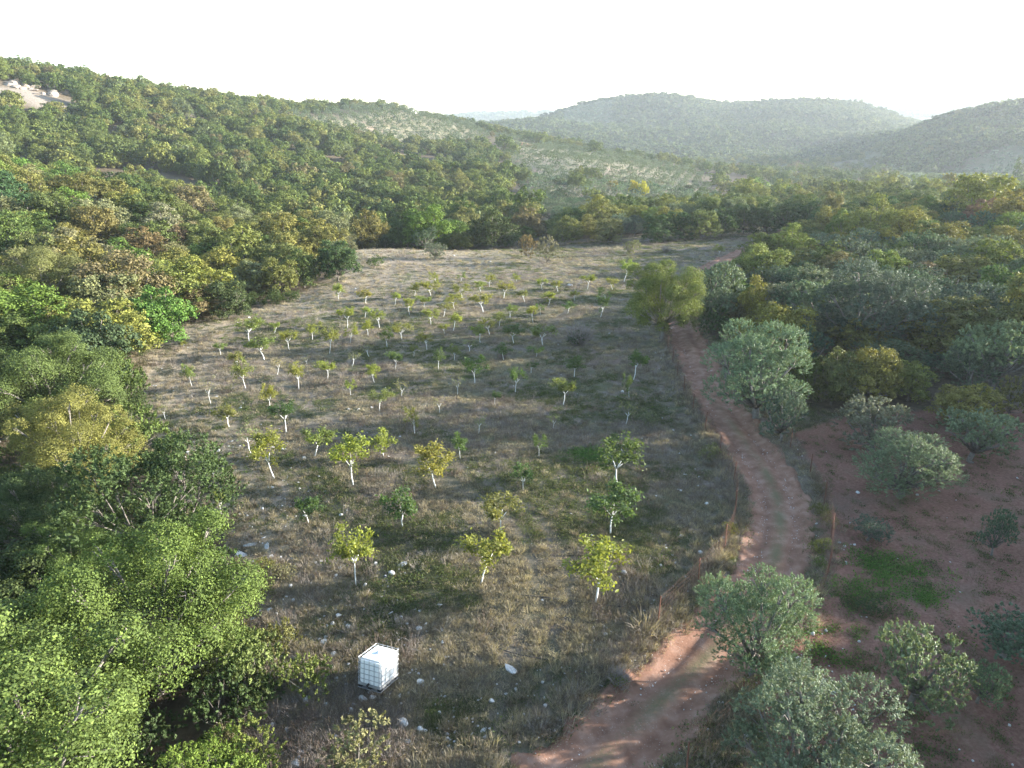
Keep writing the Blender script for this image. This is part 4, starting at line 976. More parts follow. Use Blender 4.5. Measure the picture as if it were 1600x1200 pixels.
# olive grove on the spur: rows along the slope
def grove(poly, step, ang, jit):
    c = poly.mean(0); R = max(np.linalg.norm(poly - c, axis=1))
    g = np.arange(-R, R, step); u, v = np.meshgrid(g, g); u = u.ravel() + rng.normal(0, jit, u.size); v = v.ravel() + rng.normal(0, jit, v.size)
    x = c[0] + u * math.cos(ang) - v * math.sin(ang); y = c[1] + u * math.sin(ang) + v * math.cos(ang)
    k = poly_dist(x, y, poly) > 0
    return x[k], y[k]
gx_, gy_ = grove(GROVE_MID, 7.6, .5, .55)
k = clear_of(gx_, gy_, 1.0, 2.5); gx_, gy_ = gx_[k], gy_[k]
gzz = gz(gx_, gy_); a, b, dd = px_of(gx_, gy_, gzz + 4); vis = seen(gx_, gy_, gzz + 4.0) & (a > 760)
o2 = np.argsort(np.where(vis, dd, 1e9)); NG = 200
for i in o2[:NG]:
    w = random.uniform(4.4, 5.8)
    sp = 'olive' if random.random() < .9 else 'oak'
    plant('grove', sp, 1 if dd[i] < 260 else 2, gx_[i], gy_[i], w, w * random.uniform(.75, .95), (pick(['silver', 'blue'], [.65, .35]) if sp == 'olive' else pick(['green', 'deep', 'yellow'], [.4, .4, .2])), 'olive_tree' if sp == 'olive' else 'broadleaf_tree', 'olive tree' if sp == 'olive' else 'tree', None, 'olive grove on the spur')
r2 = o2[NG:]
gx2, gy2 = gx_[r2], gy_[r2]
scatter('hillside_olive_grove', np.stack([gx2, gy2, gz(gx2, gy2) - .1], -1), src['olive2'], 'grey-green olive grove covering the spur behind its nearest rows', 1.0, 1.3)
tx, ty = grove(GROVE_TOP, 8, .35, .8)
scatter('hilltop_olive_grove', np.stack([tx, ty, gz(tx, ty) - .1], -1), src['olive2'], 'rows of olives on the hilltop below the left skyline', 1.1, 1.6)
hx, hy = grove(GROVE_RIGHT, 7.5, .2, .9)
scatter('distant_olive_grove', np.stack([hx, hy, gz(hx, hy) - .1], -1), src['olive3'] + src['olive2'][:1], 'hazy olive grove below the right-hand hills', .9, 1.3)
fx, fy = grove(GROVE_FAR, 10, .9, .7)
scatter('far_hill_olive_rows', np.stack([fx, fy, gz(fx, fy) - .1], -1), src['olive3'], 'rows of olives on the left shoulder of the far hill', .9, 1.3)
# valley floor: rounded trees
vx, vy = jitter_grid(40, 560, 215, 830, 11.0)
k = (poly_dist(vx, vy, GROVE_MID) < -4) & (poly_dist(vx, vy, GROVE_RIGHT) < 5) & (poly_dist(vx, vy, FIELD) < -25) & (vx > .14 * vy) & (vx < .78 * vy)
k &= (fbm(vx / 60.0, vy / 40.0, 61, 3) < .60); vx, vy = vx[k], vy[k]
vz = gz(vx, vy); a, b, dd = px_of(vx, vy, vz + 6); vis = seen(vx, vy, vz + 6)
vo = np.argsort(np.where(vis & (a < 1640) & (a > 1060), dd, 1e9)); NV = 90
for i in vo[:NV]:
    w = random.uniform(6.5, 11.5)
    plant('valley', 'oak', 2 if dd[i] > 230 else 1, vx[i], vy[i], w, w * random.uniform(.8, 1.15), pick(['yellow', 'lime', 'olive', 'green', 'pale', 'blue'], [.34, .26, .14, .10, .12, .04]), 'broadleaf_tree', 'tree', None, 'rounded trees on the valley floor')
r3 = vo[NV:]
scatter('valley_woodland', np.stack([vx[r3], vy[r3], gz(vx[r3], vy[r3]) - .1], -1), src['oak2'] + src['olive2'][:1], 'trees filling the valley floor behind the nearest rounded ones', .9, 1.5)
# far hills
sx, sy = jitter_grid(-200, 1150, 800, 1460, 8.0)
k = (sx > -.10 * sy) & (sx < .80 * sy) & (poly_dist(sx, sy, GROVE_FAR) < -2) & ((sy > 700) | (sx > .5 * sy)); sx, sy = sx[k], sy[k]
sx2, sy2 = jitter_grid(280, 800, 560, 800, 7.5); k = (sx2 > .5 * sy2) & (sx2 < .82 * sy2) & (poly_dist(sx2, sy2, GROVE_RIGHT) < -2); sx = np.append(sx, sx2[k]); sy = np.append(sy, sy2[k])
sz = gz(sx, sy); vis = seen(sx, sy, sz + 8, 4)
sx, sy, sz = sx[vis], sy[vis], sz[vis]
scatter('far_hill_forest', np.stack([sx, sy, sz - .2], -1), src['oak3'], 'hazy forest covering the hills across the valley', .7, 1.6)
wx, wy = jitter_grid(-300, 2100, 2000, 2900, 22.0)
wz = gz(wx, wy); k = (np.abs(wx) < .8 * wy) & seen(wx, wy, wz + 8, 6); wx, wy, wz = wx[k], wy[k], wz[k]
scatter('distant_ridge_forest', np.stack([wx, wy, wz - .2], -1), src['oak3'], 'faint forest on the farthest ridges', 1.5, 2.6, zs=(.6, .9))

# undergrowth in the shade of the near left wood
nx, ny = jitter_grid(-60, 2, 8, 95, 1.5, .5)
fdn = poly_dist(nx, ny, FIELD); k = (fdn < .3) & (nx < -3) & (rng.random(len(nx)) < .75); nx, ny = nx[k], ny[k]
under = [o for o in (t['c'] for t in TREES if t['sp'] == 'shrub' and t['c'].data in [p.crown for p in PR['shrub1']])][:3]
UNDER = foliage_mat('undergrowth_leaf', palette=[(0.0, (.060, .088, .030)), (.35, (.085, .105, .040)), (.6, (.105, .095, .055)), (.8, (.070, .098, .036))])
su = []
for kk, (px, py, lab) in enumerate([(405, 1110, 'low dark bush at the field edge left of the rock heap'), (375, 1075, 'low bush between the large tree and the dry grass'), (360, 1180, 'low bush at the bottom edge beside the lime green bush')]):
    me = PR['shrub1'][kk].crown.copy(); me.materials.clear(); me.materials.append(UNDER)
    x, y, z, t = hit(px, py); e = empty('bush', (x, y, z - .05), (0, 0, kk), (.5, .5, .45)); su.append(link_mesh('crown', me, e)); link_mesh('trunk', PR['shrub1'][kk].trunk, e); tag(e, lab, 'bush')
scatter('undergrowth', np.stack([nx, ny, gz(nx, ny) - .1], -1), su, 'low scrub under the near left wood', .25, .7)

# ------------------------------------------------------------------ grass, weeds and dead stalks
def tuft_mesh(name, seed, n, h, rad, width, mat, droop=.35, branch=0):
    g = np.random.default_rng(seed); v = []; f = []; lv = []
    for i in range(n):
        a = g.uniform(0, 6.283); b = np.array([math.cos(a), math.sin(a), 0]) * rad * math.sqrt(g.random())
        d = unit(np.array([math.cos(a), math.sin(a), 0]) * g.uniform(.1, .8) + np.array([g.normal() * .25, g.normal() * .25, 1.0]))
        hh = h * g.uniform(.45, 1.1); s = np.cross(d, [g.normal(), g.normal(), g.normal()]); s = s / np.linalg.norm(s) * width * .5
        m = b + d * hh * .55; t = b + d * hh + np.array([d[0], d[1], -.6]) * hh * droop * g.random()
        k = len(v); v += [b - s, b + s, m + s * .8, m - s * .8, t]; f += [(k, k + 1, k + 2, k + 3), (k + 3, k + 2, k + 4)]; lv += [g.random()] * 5
        for q in range(branch):
            w = m + (t - m) * g.random(); e = w + unit(g.normal(size=3) + np.array([0, 0, .5])) * hh * .3
            k = len(v); v += [w - s * .6, w + s * .6, e]; f.append((k, k + 1, k + 2)); lv += [g.random()] * 3
    me = bpy.data.meshes.new(name); me.from_pydata([tuple(x) for x in v], [], f); me.update(); add_lv(me, lv); me.materials.append(mat)
    return me
def weed_mesh(name, seed, n, h, rad, leaf, mat):
    g = np.random.default_rng(seed)
    p = g.normal(size=(n, 3)) * np.array([rad * .5, rad * .5, h * .3]); p[:, 2] = np.abs(p[:, 2]) + .02
    ln = leaf * g.uniform(.6, 1.3, n); v, f = leaf_quads(p, unit(g.normal(size=(n, 3)) * .6 + np.array([0, 0, .7])), unit(g.normal(size=(n, 3))), ln, ln * .5)
    me = bpy.data.meshes.new(name); me.from_pydata([tuple(x) for x in v], [], [tuple(x) for x in f]); me.update(); add_lv(me, np.repeat(g.random(n), 4)); me.materials.append(mat)
    return me
TU = dict(straw=[tuft_mesh('straw', 400 + k, 60, .36, .16, .012, M['straw']) for k in range(3)],
          dead=[tuft_mesh('dead', 410 + k, 22, .40, .16, .010, M['dead'], .2, 4) for k in range(3)],
          weed=[weed_mesh('weed', 420 + k, 70, .16, .42, .085, M['weed']) for k in range(3)],
          low=[tuft_mesh('low', 430 + k, 80, .13, .30, .012, M['straw'], .6) for k in range(2)],
          green=[tuft_mesh('green', 440 + k, 70, .12, .30, .013, M['weed'], .6) for k in range(2)])
M['fresh'] = grass_mat('fresh_weed', [(0.0, (.085, .165, .035)), (.4, (.105, .185, .045)), (.7, (.070, .140, .032))], .35)
TU['fresh'] = [weed_mesh('fresh', 450 + k, 70, .16, .42, .085, M['fresh']) for k in range(2)]
SRC = {}
def clump(kind, k, px, py, s, name, cat, label, group):
    x, y, z, t = hit(px, py)
    o = link_mesh(name, TU[kind][k]); o.location = (x, y, z - .03); o.rotation_euler = (0, 0, random.uniform(0, 6)); o.scale = (s, s, s)
    tag(o, label, None, group, 'stuff'); SRC.setdefault(kind, []).append(o) if len(SRC.get(kind, [])) < len(TU[kind]) and k == len(SRC.get(kind, [])) else None
    return o
GC = 'single clumps of grass and weeds in the field'
for a in [('straw', 0, 832, 668, 1.9, 'dry_grass_clump', 'grass clump', 'round tan grass clump alone in the middle right of the orchard'), ('straw', 1, 1010, 985, 2.8, 'dry_grass_clump', 'grass clump', 'tall pale grass clump on the road verge, largest of the verge'),
          ('straw', 2, 893, 1130, 2.2, 'dry_grass_clump', 'grass clump', 'tan grass clump at the road edge near the bottom'), ('straw', 0, 1065, 985, 2.2, 'dry_grass_clump', 'grass clump', 'grey grass clump right of the largest one on the verge'),
          ('straw', 1, 1035, 1000, 2.0, 'dry_grass_clump', 'grass clump', 'low grass clump between the two tall verge clumps'), ('straw', 2, 925, 668, 1.5, 'dry_grass_clump', 'grass clump', 'small tan grass clump right of the round tan one'),
          ('straw', 0, 660, 1085, 1.6, 'dry_grass_clump', 'grass clump', 'arching dry grass clump just right of the white tank'), ('straw', 1, 595, 985, 1.5, 'dry_grass_clump', 'grass clump', 'dry grass clump with tall stalks above the tank'),
          ('straw', 2, 545, 1065, 1.4, 'dry_grass_clump', 'grass clump', 'flattened dry grass clump left of the tank'),
          ('dead', 0, 755, 985, 1.9, 'dead_weed_clump', 'dead weeds', 'dark dead weeds above the wheel track near the bottom'), ('dead', 1, 690, 985, 1.8, 'dead_weed_clump', 'dead weeds', 'grey dead weeds right of the tall-stalked clump'),
          ('dead', 2, 700, 880, 1.8, 'dead_weed_clump', 'dead weeds', 'brown dead weeds between the two nearest saplings'),
          ('fresh', 0, 910, 708, 1.8, 'green_weed_clump', 'weeds', 'bright green weeds at the right of the orchard, left end of the patch'), ('fresh', 1, 940, 706, 1.8, 'green_weed_clump', 'weeds', 'bright green weeds in the middle of the orchard patch'),
          ('weed', 0, 1100, 745, 1.6, 'green_weed_clump', 'weeds', 'small green weeds near the road fence'),
          ('low', 0, 780, 1140, 1.8, 'dry_grass_clump', 'grass clump', 'matted low grass beside the wheel track at the bottom'), ('low', 1, 655, 1120, 1.8, 'dry_grass_clump', 'grass clump', 'matted low grass below the tank right of the rocks'),
          ('green', 0, 850, 1100, 1.6, 'green_grass_clump', 'grass clump', 'low green grass between track and road at the bottom'), ('green', 1, 870, 1060, 1.6, 'green_grass_clump', 'grass clump', 'low green grass near the short hose')]:
    clump(*a, GC)
def field_points(n):
    """more points where they show larger"""
    y = np.exp(rng.uniform(math.log(15), math.log(168), n)); x = rng.uniform(-1, 1, n) * (.66 * y + 4) + .05 * y
    return x, y
N = 150000
fx, fy = field_points(N)
mk = masks(fx, fy); fd = poly_dist(fx, fy, FIELD); rd = line_dist(fx, fy, ROAD)
ok = (fd > -1.5) & (rd > 1.55)
on_red = mk['m_red'] > .5
big = fbm(fx / 7.0, fy / 7.0, 81, 3); fine = fbm(fx / 2.0, fy / 2.0, 82, 3); gr = fbm(fx / 5.0, fy / 5.0, 83, 3)
trk = mk['m_track'] > .3
u = rng.random(N)
# thin out tilled soil and the bare wheel tracks
ok &= ~(on_red & (u > .05 + .5 * mk['m_weed'] * (fine > .5))); ok &= ~(trk & (u > .30))
bank = mk['m_dry'] > .4
verge = (rd < 4.2) & (rd > 1.6) & ~on_red
ktyp = np.zeros(N, int)                      # 0 low dry, 1 straw, 2 dead, 3 green low, 4 weed
ktyp[:] = 0
r1 = rng.random(N)
ktyp[(big > .50) & (r1 < .42)] = 1
ktyp[(big < .50) & (r1 < .38)] = 2
ktyp[(gr > .50) & (rng.random(N) < .7)] = 3
ktyp[(gr > .60) & (rng.random(N) < .35)] = 4
ktyp[bank & (rng.random(N) < .6)] = 1
ktyp[verge & (rng.random(N) < .6)] = 1
ktyp[on_red] = np.where(rng.random(N) < .5, 4, 3)[on_red]
dens = np.where(ktyp == 0, .8, np.where(ktyp == 1, .30, np.where(ktyp == 2, .55, np.where(ktyp == 3, .8, .5))))
ok &= rng.random(N) < dens
ff = 1 + .25 * np.clip((fy - 40) / 60, 0, 2)
for k, (nm, key, lab, s0, s1) in enumerate([('dry_turf', 'low', 'matted dry grass covering the orchard floor', .7, 1.5), ('dry_grass', 'straw', 'standing straw-coloured grass over the orchard floor', .40, 1.15), ('dead_weeds', 'dead', 'grey-brown dead weeds over the orchard floor', .6, 1.5),
                                            ('green_turf', 'green', 'low green grass in patches over the orchard floor', .7, 1.5), ('green_weeds', 'weed', 'green weeds in patches over the orchard and grove', .6, 1.4)]):
    q = ok & (ktyp == k)
    scatter(nm, np.stack([fx[q], fy[q], gz(fx[q], fy[q]) - .02], -1), SRC[key], lab, s0, s1, tilt=.12, scale=ff[q])
# the bright green patches
pp = []
for px, py, n, sx_, sy_ in ((920, 708, 160, 1.5, .8), (1385, 882, 75, 1.9, .9), (1355, 925, 40, 1.7, 1.2), (1265, 1000, 30, 1.5, 1.5), (1430, 920, 40, 1.6, .9)):
    c = flat(px, py); pp.append(np.stack([c[0] + rng.normal(0, sx_, n) * .6, c[1] + rng.normal(0, sy_, n) * .7], -1))
pp = np.vstack(pp)
scatter('fresh_green_weeds', np.stack([pp[:, 0], pp[:, 1], gz(pp[:, 0], pp[:, 1]) - .02], -1), SRC['fresh'], 'fresh green weed patches in the orchard and on the red soil', .7, 1.3)
# grass strip along the middle of the road and fringe of dry grass along the fences
tang = np.gradient(ROAD, axis=0); tang /= np.linalg.norm(tang, axis=1)[:, None]; nrm = np.stack([tang[:, 1], -tang[:, 0]], -1)
def along_road(n, off, sig, y0, y1):
    k = rng.integers(0, len(ROAD) - 1, n); t = rng.random((n, 1))
    p = ROAD[k] * (1 - t) + ROAD[k + 1] * t + nrm[k] * (off + rng.normal(0, sig, (n, 1)))
    return p[(p[:, 1] > y0) & (p[:, 1] < y1)]
q = along_road(900, 0, .22, 12, 34); q = q[fbm(q[:, 0] / 1.3, q[:, 1] / 1.3, 84, 2) > .42]
scatter('road_grass', np.stack([q[:, 0], q[:, 1], gz(q[:, 0], q[:, 1]) + .10], -1), SRC['green'] + SRC['low'][:1], 'grass growing along the middle of the road', .4, .9)
q = np.vstack([along_road(1700, -2.3, .35, 16, 82), along_road(350, 2.5, .25, 24, 60)])
scatter('verge_grass', np.stack([q[:, 0], q[:, 1], gz(q[:, 0], q[:, 1]) - .02], -1), SRC['straw'] + SRC['dead'], 'tall dry grass growing through the road fences', .6, 1.5, tilt=.15)

# ------------------------------------------------------------------ rocks
def rock_mesh(seed, flat_=.6):
    import bmesh
    bm = bmesh.new(); bmesh.ops.create_icosphere(bm, subdivisions=2, radius=1.0); g = np.random.default_rng(seed)
    cuts = unit(g.normal(size=(9, 3))); lim = g.uniform(.5, .85, 9)
    for v in bm.verts:
        p = np.array(v.co)
        for c, l in zip(cuts, lim):
            d = p @ c
            if d > l: p = p - c * (d - l) * .92
        p *= 1 + g.normal() * .035
        v.co = (p[0] * 1.2, p[1], p[2] * flat_)
    me = bpy.data.meshes.new('rock'); bm.to_mesh(me); bm.free(); me.materials.append(M['rock']); return me
ROCKS = [rock_mesh(500 + k, f) for k, f in enumerate([.75, .6, .9, .35, .3, .7])]
RK = [(567, 1094, 15, 'upright pale rock propping the tank front, left one'), (582, 1092, 15, 'upright pale rock propping the tank front, right one'), (629, 1131, 22, 'large grey rock below the tank with two small ones beside it'), (604, 1134, 10, 'small pale rock left of the large grey rock'),
      (614, 1139, 9, 'small rock just left of the large grey rock'), (638, 1160, 15, 'white jagged rock below the large grey one'), (462, 1194, 18, 'pale rock in the heap at the bottom left'), (469, 1177, 16, 'pale rock topping the heap at the bottom left'), (485, 1171, 10, 'small rock right of the bottom left heap'),
      (500, 1174, 9, 'smallest rock right of the bottom left heap'), (798, 1047, 24, 'long white slab lying in green grass beside the track'), (587, 881, 9, 'small white stone right of the upright sapling'), (531, 889, 9, 'small flat stone left of the upright sapling'), (525, 900, 8, 'small stone at the left foot of the upright sapling'),
      (571, 916, 8, 'small stone at the right foot of the upright sapling'), (544, 978, 10, 'pale stone between tank and upright sapling'), (506, 1004, 14, 'pale broken rock left above the tank'), (521, 1023, 12, 'pale stone touching the grass left of the tank'), (612, 897, 14, 'grey stone between the two nearest saplings'),
      (627, 884, 18, 'flat bare grey slab between the two nearest saplings'), (454, 917, 10, 'pale stone right of the two bank bushes'), (687, 946, 10, 'grey stone below the two nearest saplings'), (823, 1135, 9, 'dark stone at the road edge near the bottom'), (756, 1142, 12, 'flat pale stone right of the white jagged rock'),
      (1062, 766, 12, 'white flat stone near the road fence, upper one'), (1095, 864, 13, 'white stone near the road fence, largest there'), (1104, 788, 8, 'small grey stone near the road fence above the largest'), (1071, 742, 7, 'small white stone above the flat one near the fence'), (1065, 838, 7, 'small stone left above the largest fence stone'),
      (1131, 840, 7, 'small stone hard against the road fence'), (977, 940, 7, 'small white stone right of the widest sapling'), (942, 951, 7, 'small white stone at the foot of the widest sapling'), (1037, 934, 7, 'small stone above the tallest verge grass'), (1081, 1087, 6, 'white stone in the right rut of the road, upper'), (1079, 1106, 6, 'white stone in the right rut of the road, lower'),
      (1019, 1186, 8, 'pale stone in the road at the bottom edge'), (1058, 1197, 14, 'pale block at the foot of the right fence'), (343, 822, 18, 'large white rock on the bank beside the thin whip sapling'), (314, 827, 9, 'white rock at the edge of the bushes on the bank'), (392, 852, 20, 'long white slab on the stony bank'), (417, 855, 13, 'white boulder right of the long slab on the bank'),
      (377, 868, 22, 'broken pale ledge below the long slab on the bank'), (382, 906, 15, 'pale slab beside the lowest bank bush'), (411, 841, 7, 'small stone above the long slab on the bank'), (421, 955, 10, 'pale stone in the dry grass below the bank bushes'), (394, 968, 9, 'pale stone at the foot of the large tree'), (394, 878, 10, 'small ledge stone below the broken ledge'),
      (1340, 770, 8, 'pale stone near the wide silvery olive'), (1335, 852, 5, 'tiny white stone left of the green weed patch'), (1138, 620, 6, 'white stone on the road bank, lower of the roadside line'), (1130, 600, 6, 'white stone on the road bank, middle of the roadside line'), (1122, 575, 6, 'white stone on the road bank, upper of the roadside line'),
      (1133, 632, 6, 'white stone closest to the road below the roadside line'), (890, 447, 10, 'pale stone at the far right of the orchard'), (560, 640, 6, 'pale stone in the middle left of the orchard'), (545, 640, 7, 'low pale stone beside the brown patch in the orchard'), (285, 700, 12, 'flat slab at the left end of the stony strip'), (310, 715, 12, 'flat slab in the stony strip at the left of the orchard'), (330, 742, 10, 'flat slab at the lower end of the stony strip')]
ROCK_SRC = []
for i, (px, py, w, lab) in enumerate(RK):
    x, y, z, t = hit(px, py)
    dep = y * CP - (z - CAMZ) * SP; s = w * dep / F / 2.1
    o = link_mesh('limestone_rock', ROCKS[i % 6 if 'slab' not in lab and 'flat' not in lab else 3 + i % 2])
    o.location = (x, y, z + s * .12); o.rotation_euler = (random.uniform(-.3, .3), random.uniform(-.3, .3), random.uniform(0, 6)); o.scale = (s * 1.25, s * .65, s * .8) if ('slab' in lab or 'flat' in lab or 'ledge' in lab) else (s, s * .85, s * (1.3 if 'upright' in lab else .8))
    tag(o, lab, 'rock', 'pale limestone rocks')
    if len(ROCK_SRC) < 4: ROCK_SRC.append(o)
# scattered small stones: stony bank, field, road, soil
n = 16000
sx, sy = field_points(n); fd = poly_dist(sx, sy, FIELD); rd = line_dist(sx, sy, ROAD)
st = fbm(sx / 4.0, sy / 4.0, 91, 3)
left_edge = (fd < 7) & (fd > -.5) & (sx < -2)
strip = np.exp(-(((sx - flat(310, 712)[0]) / 4.5) ** 2 + ((sy - flat(310, 712)[1]) / 3.0) ** 2))
prob = .02 + .55 * left_edge * (st > .48) + .8 * strip + .30 * ((rd > 1.5) & (rd < 6) & (st > .5) & (sx < 18)) + .05 * (rd < 1.5)
k = (rng.random(n) < prob) & (fd > -.5)
sc = rng.uniform(.02, .065, k.sum()) * (1 + 1.2 * (rng.random(k.sum()) > .88))
scatter('scattered_stones', np.stack([sx[k], sy[k], gz(sx[k], sy[k]) + .02], -1), ROCK_SRC, 'small pale stones strewn over the bank and the orchard', .8, 1.3, scale=sc, tilt=.3)
q = along_road(3500, 0, .9, 12, 75); q = q[(fbm(q[:, 0] / 2.0, q[:, 1] / 2.0, 92, 2) > .45)]
scatter('road_pebbles', np.stack([q[:, 0], q[:, 1], gz(q[:, 0], q[:, 1]) + .10], -1), ROCK_SRC, 'pale pebbles strewn over the red road', .7, 1.4, scale=rng.uniform(.010, .03, len(q)), tilt=.3)

# ------------------------------------------------------------------ bare and half-bare shrubs
def twig_mesh(seed, n, mat):
    g = np.random.default_rng(seed); mb = MB()
    for i in range(n):
        a = g.uniform(0, 6.283); s = g.uniform(.1, 1.0); d = np.array([math.cos(a) * s, math.sin(a) * s, g.uniform(.5, 1.0)]); d /= np.linalg.norm(d)
        e = d * g.uniform(.6, 1.0) * np.array([1, 1, .95]); m = e * .5 + g.normal(size=3) * .07
        mb.tube([np.array([d[0] * .05, d[1] * .05, -.05]), m, e], [.018, .011, .004], 3, False)
        for _ in range(4):
            b = m + (e - m) * g.random(); t = b + unit(d + g.normal(size=3) * .7) * g.uniform(.12, .3); mb.tube([b, t], [.006, .002], 3, False)
    me = bpy.data.meshes.new('twigs'); me.from_pydata([tuple(x) for x in mb.v], [], mb.f); me.update(); me.materials.append(mat); return me
TW = [twig_mesh(600 + k, 90, M['twig']) for k in range(2)]
for k, (px, py, w, hh, lf, lab) in enumerate([(905, 540, 72, .75, .55, 'large grey bare-topped shrub in the right of the orchard'), (150, 905, 60, .8, 0, 'grey bare twigs sticking out of the large green tree'), (965, 1075, 60, .9, .6, 'tan half-dry shrub with green tips at the road edge'),
                                            (785, 560, 30, .6, 0, 'small grey bare shrub in the middle of the orchard'), (985, 395, 22, .8, .4, 'small bare shrub on the far slope'), (1040, 395, 24, .7, .4, 'small grey shrub on the far slope near the hedge'), (375, 935, 34, .6, 0, 'tangle of grey dead branches below the bank bushes'), (130, 1190, 80, .6, 0, 'grey dead brush at the bottom left below the large tree')]):
    x, y, z, t = hit(px, py); dep = y * CP - (z - CAMZ) * SP; s = w * dep / F / 1.7
    e = empty('bare_shrub', (x, y, z), (0, 0, k), (s, s, s * hh / .75)); link_mesh('twigs', TW[k % 2], e)
    if lf:
        c = link_mesh('foliage', PR['shrub1'][k % 3].crown, e); c.scale = (.5 * lf, .5 * lf, .34 * lf); c.color = (*COLS['deep' if k == 0 else 'olive'], 1)
    tag(e, lab, 'shrub', 'bare shrubs')
for k, (px, py, w, c, lab) in enumerate([(1290, 752, 26, 'brown', 'rust-tinted bush at the top of the right fence'), (1284, 782, 30, 'olive', 'olive bush on the right fence below the rust-tinted one'), (1296, 800, 30, 'brown', 'brownish bush in the middle of the right fence line'), (1284, 838, 32, 'yellow', 'yellowish bush at the lower right fence'), (1283, 870, 22, 'olive', 'lowest small bush on the right fence'),
                                         (1142, 815, 26, 'yellow', 'round yellow-green bush against the left road fence'), (1110, 690, 34, 'pale', 'grey-green bush on the bank between fence and road'), (1012, 640, 30, 'pale', 'tan-green bush at the right of the orchard near the road'), (645, 1125, 0, 'bright', '')]):
    if w: by_top('shrub', px, py, w, .85, c, 'bush', 'bush', lab, 'low bushes along the road fences')

# ------------------------------------------------------------------ the water tank: plastic bottle in a cage on a pallet
M['plastic'] = simple_mat('white_plastic', (.80, .81, .80), .4, .5)
M['galv'] = simple_mat('galvanised_bars', (.36, .37, .38), .45, .5, 20, (.46, .47, .48), metallic=.6)
M['black_plastic'] = simple_mat('black_plastic', (.02, .02, .022), .5, .4)
M['rust'] = simple_mat('rusty_iron', (.10, .045, .03), .85, .3, 12, (.19, .085, .055))
def water_tank():
    import bmesh
    x, y = flat(592, 1078)[:2]; z = gz1(x, y)
    t = empty('water_tank', (x, y, z + .22), (math.radians(-13), math.radians(2), math.radians(-24)))
    t.rotation_mode = 'ZXY'
    W, D, H, b = 1.0, 1.2, 1.0, .16
    bm = bmesh.new(); bmesh.ops.create_cube(bm, size=1)
    for v in bm.verts: v.co = (v.co.x * (W - .06), v.co.y * (D - .06), v.co.z * H + b + H / 2)
    bmesh.ops.bevel(bm, geom=list(bm.edges), offset=.07, segments=4, affect='EDGES')
    me = bpy.data.meshes.new('bottle'); bm.to_mesh(me); bm.free(); me.materials.append(M['plastic']); bo = link_mesh('bottle', me, t)
    MB().tube([(0, 0, b + H - .01), (0, 0, b + H + .05)], .11, 16).obj('lid', M['plastic'], bo, True)
    pal = MB().box((0, 0, .135), (W, D, .03)).box((0, 0, .012), (W, D, .024)).obj('pallet', M['galv'], t)
    for px in (-.42, 0, .42):
        for py in (-.5, 0, .5): MB().box((px, py, .072), (.14, .16, .094)).obj('pallet_foot', M['black_plastic'], pal)
    r = .011
    zs = [b + .03 + k * (H - .02) / 5 for k in range(6)]
    for q in zs:
        MB().tube([(-W / 2, -D / 2, q), (W / 2, -D / 2, q), (W / 2, D / 2, q), (-W / 2, D / 2, q), (-W / 2, -D / 2, q)], r, 6).obj('cage_hoop', M['galv'], t)
    for k in range(5):
        u = -W / 2 + .06 + k * (W - .12) / 4; w = -D / 2 + .06 + k * (D - .12) / 4
        for sgn in (-1, 1):
            MB().tube([(u, sgn * (D / 2 + .012), b), (u, sgn * (D / 2 + .012), b + H + .03)], r, 6).obj('cage_bar', M['galv'], t)
            MB().tube([(sgn * (W / 2 + .012), w, b), (sgn * (W / 2 + .012), w, b + H + .03)], r, 6).obj('cage_bar', M['galv'], t)
    for w in (-.3, .3):
        MB().tube([(-W / 2, w, b + H + .035), (W / 2, w, b + H + .035)], r, 6).obj('top_bar', M['galv'], t)
    MB().tube([(0, -D / 2 - .03, b + .09), (0, -D / 2 - .12, b + .07)], .045, 10).obj('valve', M['black_plastic'], t)
    tag(t, 'white plastic water tank in a wire cage, propped on stones', 'water tank')
water_tank()

# ------------------------------------------------------------------ fences with rusty posts and wire netting
def fence(off, y0, y1, label, step=3.6, hgt=1.25):
    p = catmull(ROAD_C, 60); tg = np.gradient(p, axis=0); tg /= np.linalg.norm(tg, axis=1)[:, None]
    p = p + np.stack([tg[:, 1], -tg[:, 0]], -1) * off; p = p[(p[:, 1] > y0) & (p[:, 1] < y1)]
    s = np.concatenate([[0], np.cumsum(np.linalg.norm(np.diff(p, axis=0), axis=1))])
    at = lambda q: np.array([np.interp(q, s, p[:, 0]), np.interp(q, s, p[:, 1])])
    b = at(0); root = empty('wire_fence', (b[0], b[1], gz1(*b)))
    o3 = np.array(root.location)
    npost = int(s[-1] / step)
    for k in range(npost + 1):
        q = at(k * s[-1] / npost); g = gz1(*q); dx, dy = random.uniform(-.08, .08), random.uniform(-.08, .08)
        post = MB().tube([np.array([q[0], q[1], g - .3]) - o3, np.array([q[0] + dx, q[1] + dy, g + hgt + .12]) - o3], .028, 5).obj('post', M['rust'], root)
    net = MB(); nn = int(s[-1] / .22)
    Q = np.array([at(k * s[-1] / nn) for k in range(nn + 1)]); Gz = gz(Q[:, 0], Q[:, 1])
    wob = .05 * np.sin(np.arange(nn + 1) * .9) + .03 * np.sin(np.arange(nn + 1) * .37)
    for k in range(nn + 1):
        net.tube([np.array([Q[k, 0], Q[k, 1], Gz[k] + .02]) - o3, np.array([Q[k, 0], Q[k, 1], Gz[k] + hgt + wob[k]]) - o3], .0028, 3, False)
    for h in np.linspace(.05, 1.0, 6):
        net.tube([np.array([Q[k, 0], Q[k, 1], Gz[k] + h * (hgt + wob[k])]) - o3 for k in range(0, nn + 1)], .0032, 3, False)
    net.obj('wire_netting', M['rust'], root)
    tag(root, label, 'fence')
fence(-2.35, 25, 80, 'low rusty wire fence between the orchard and the road')
fence(2.45, 17.5, 50, 'rusty wire fence along the right side of the road')

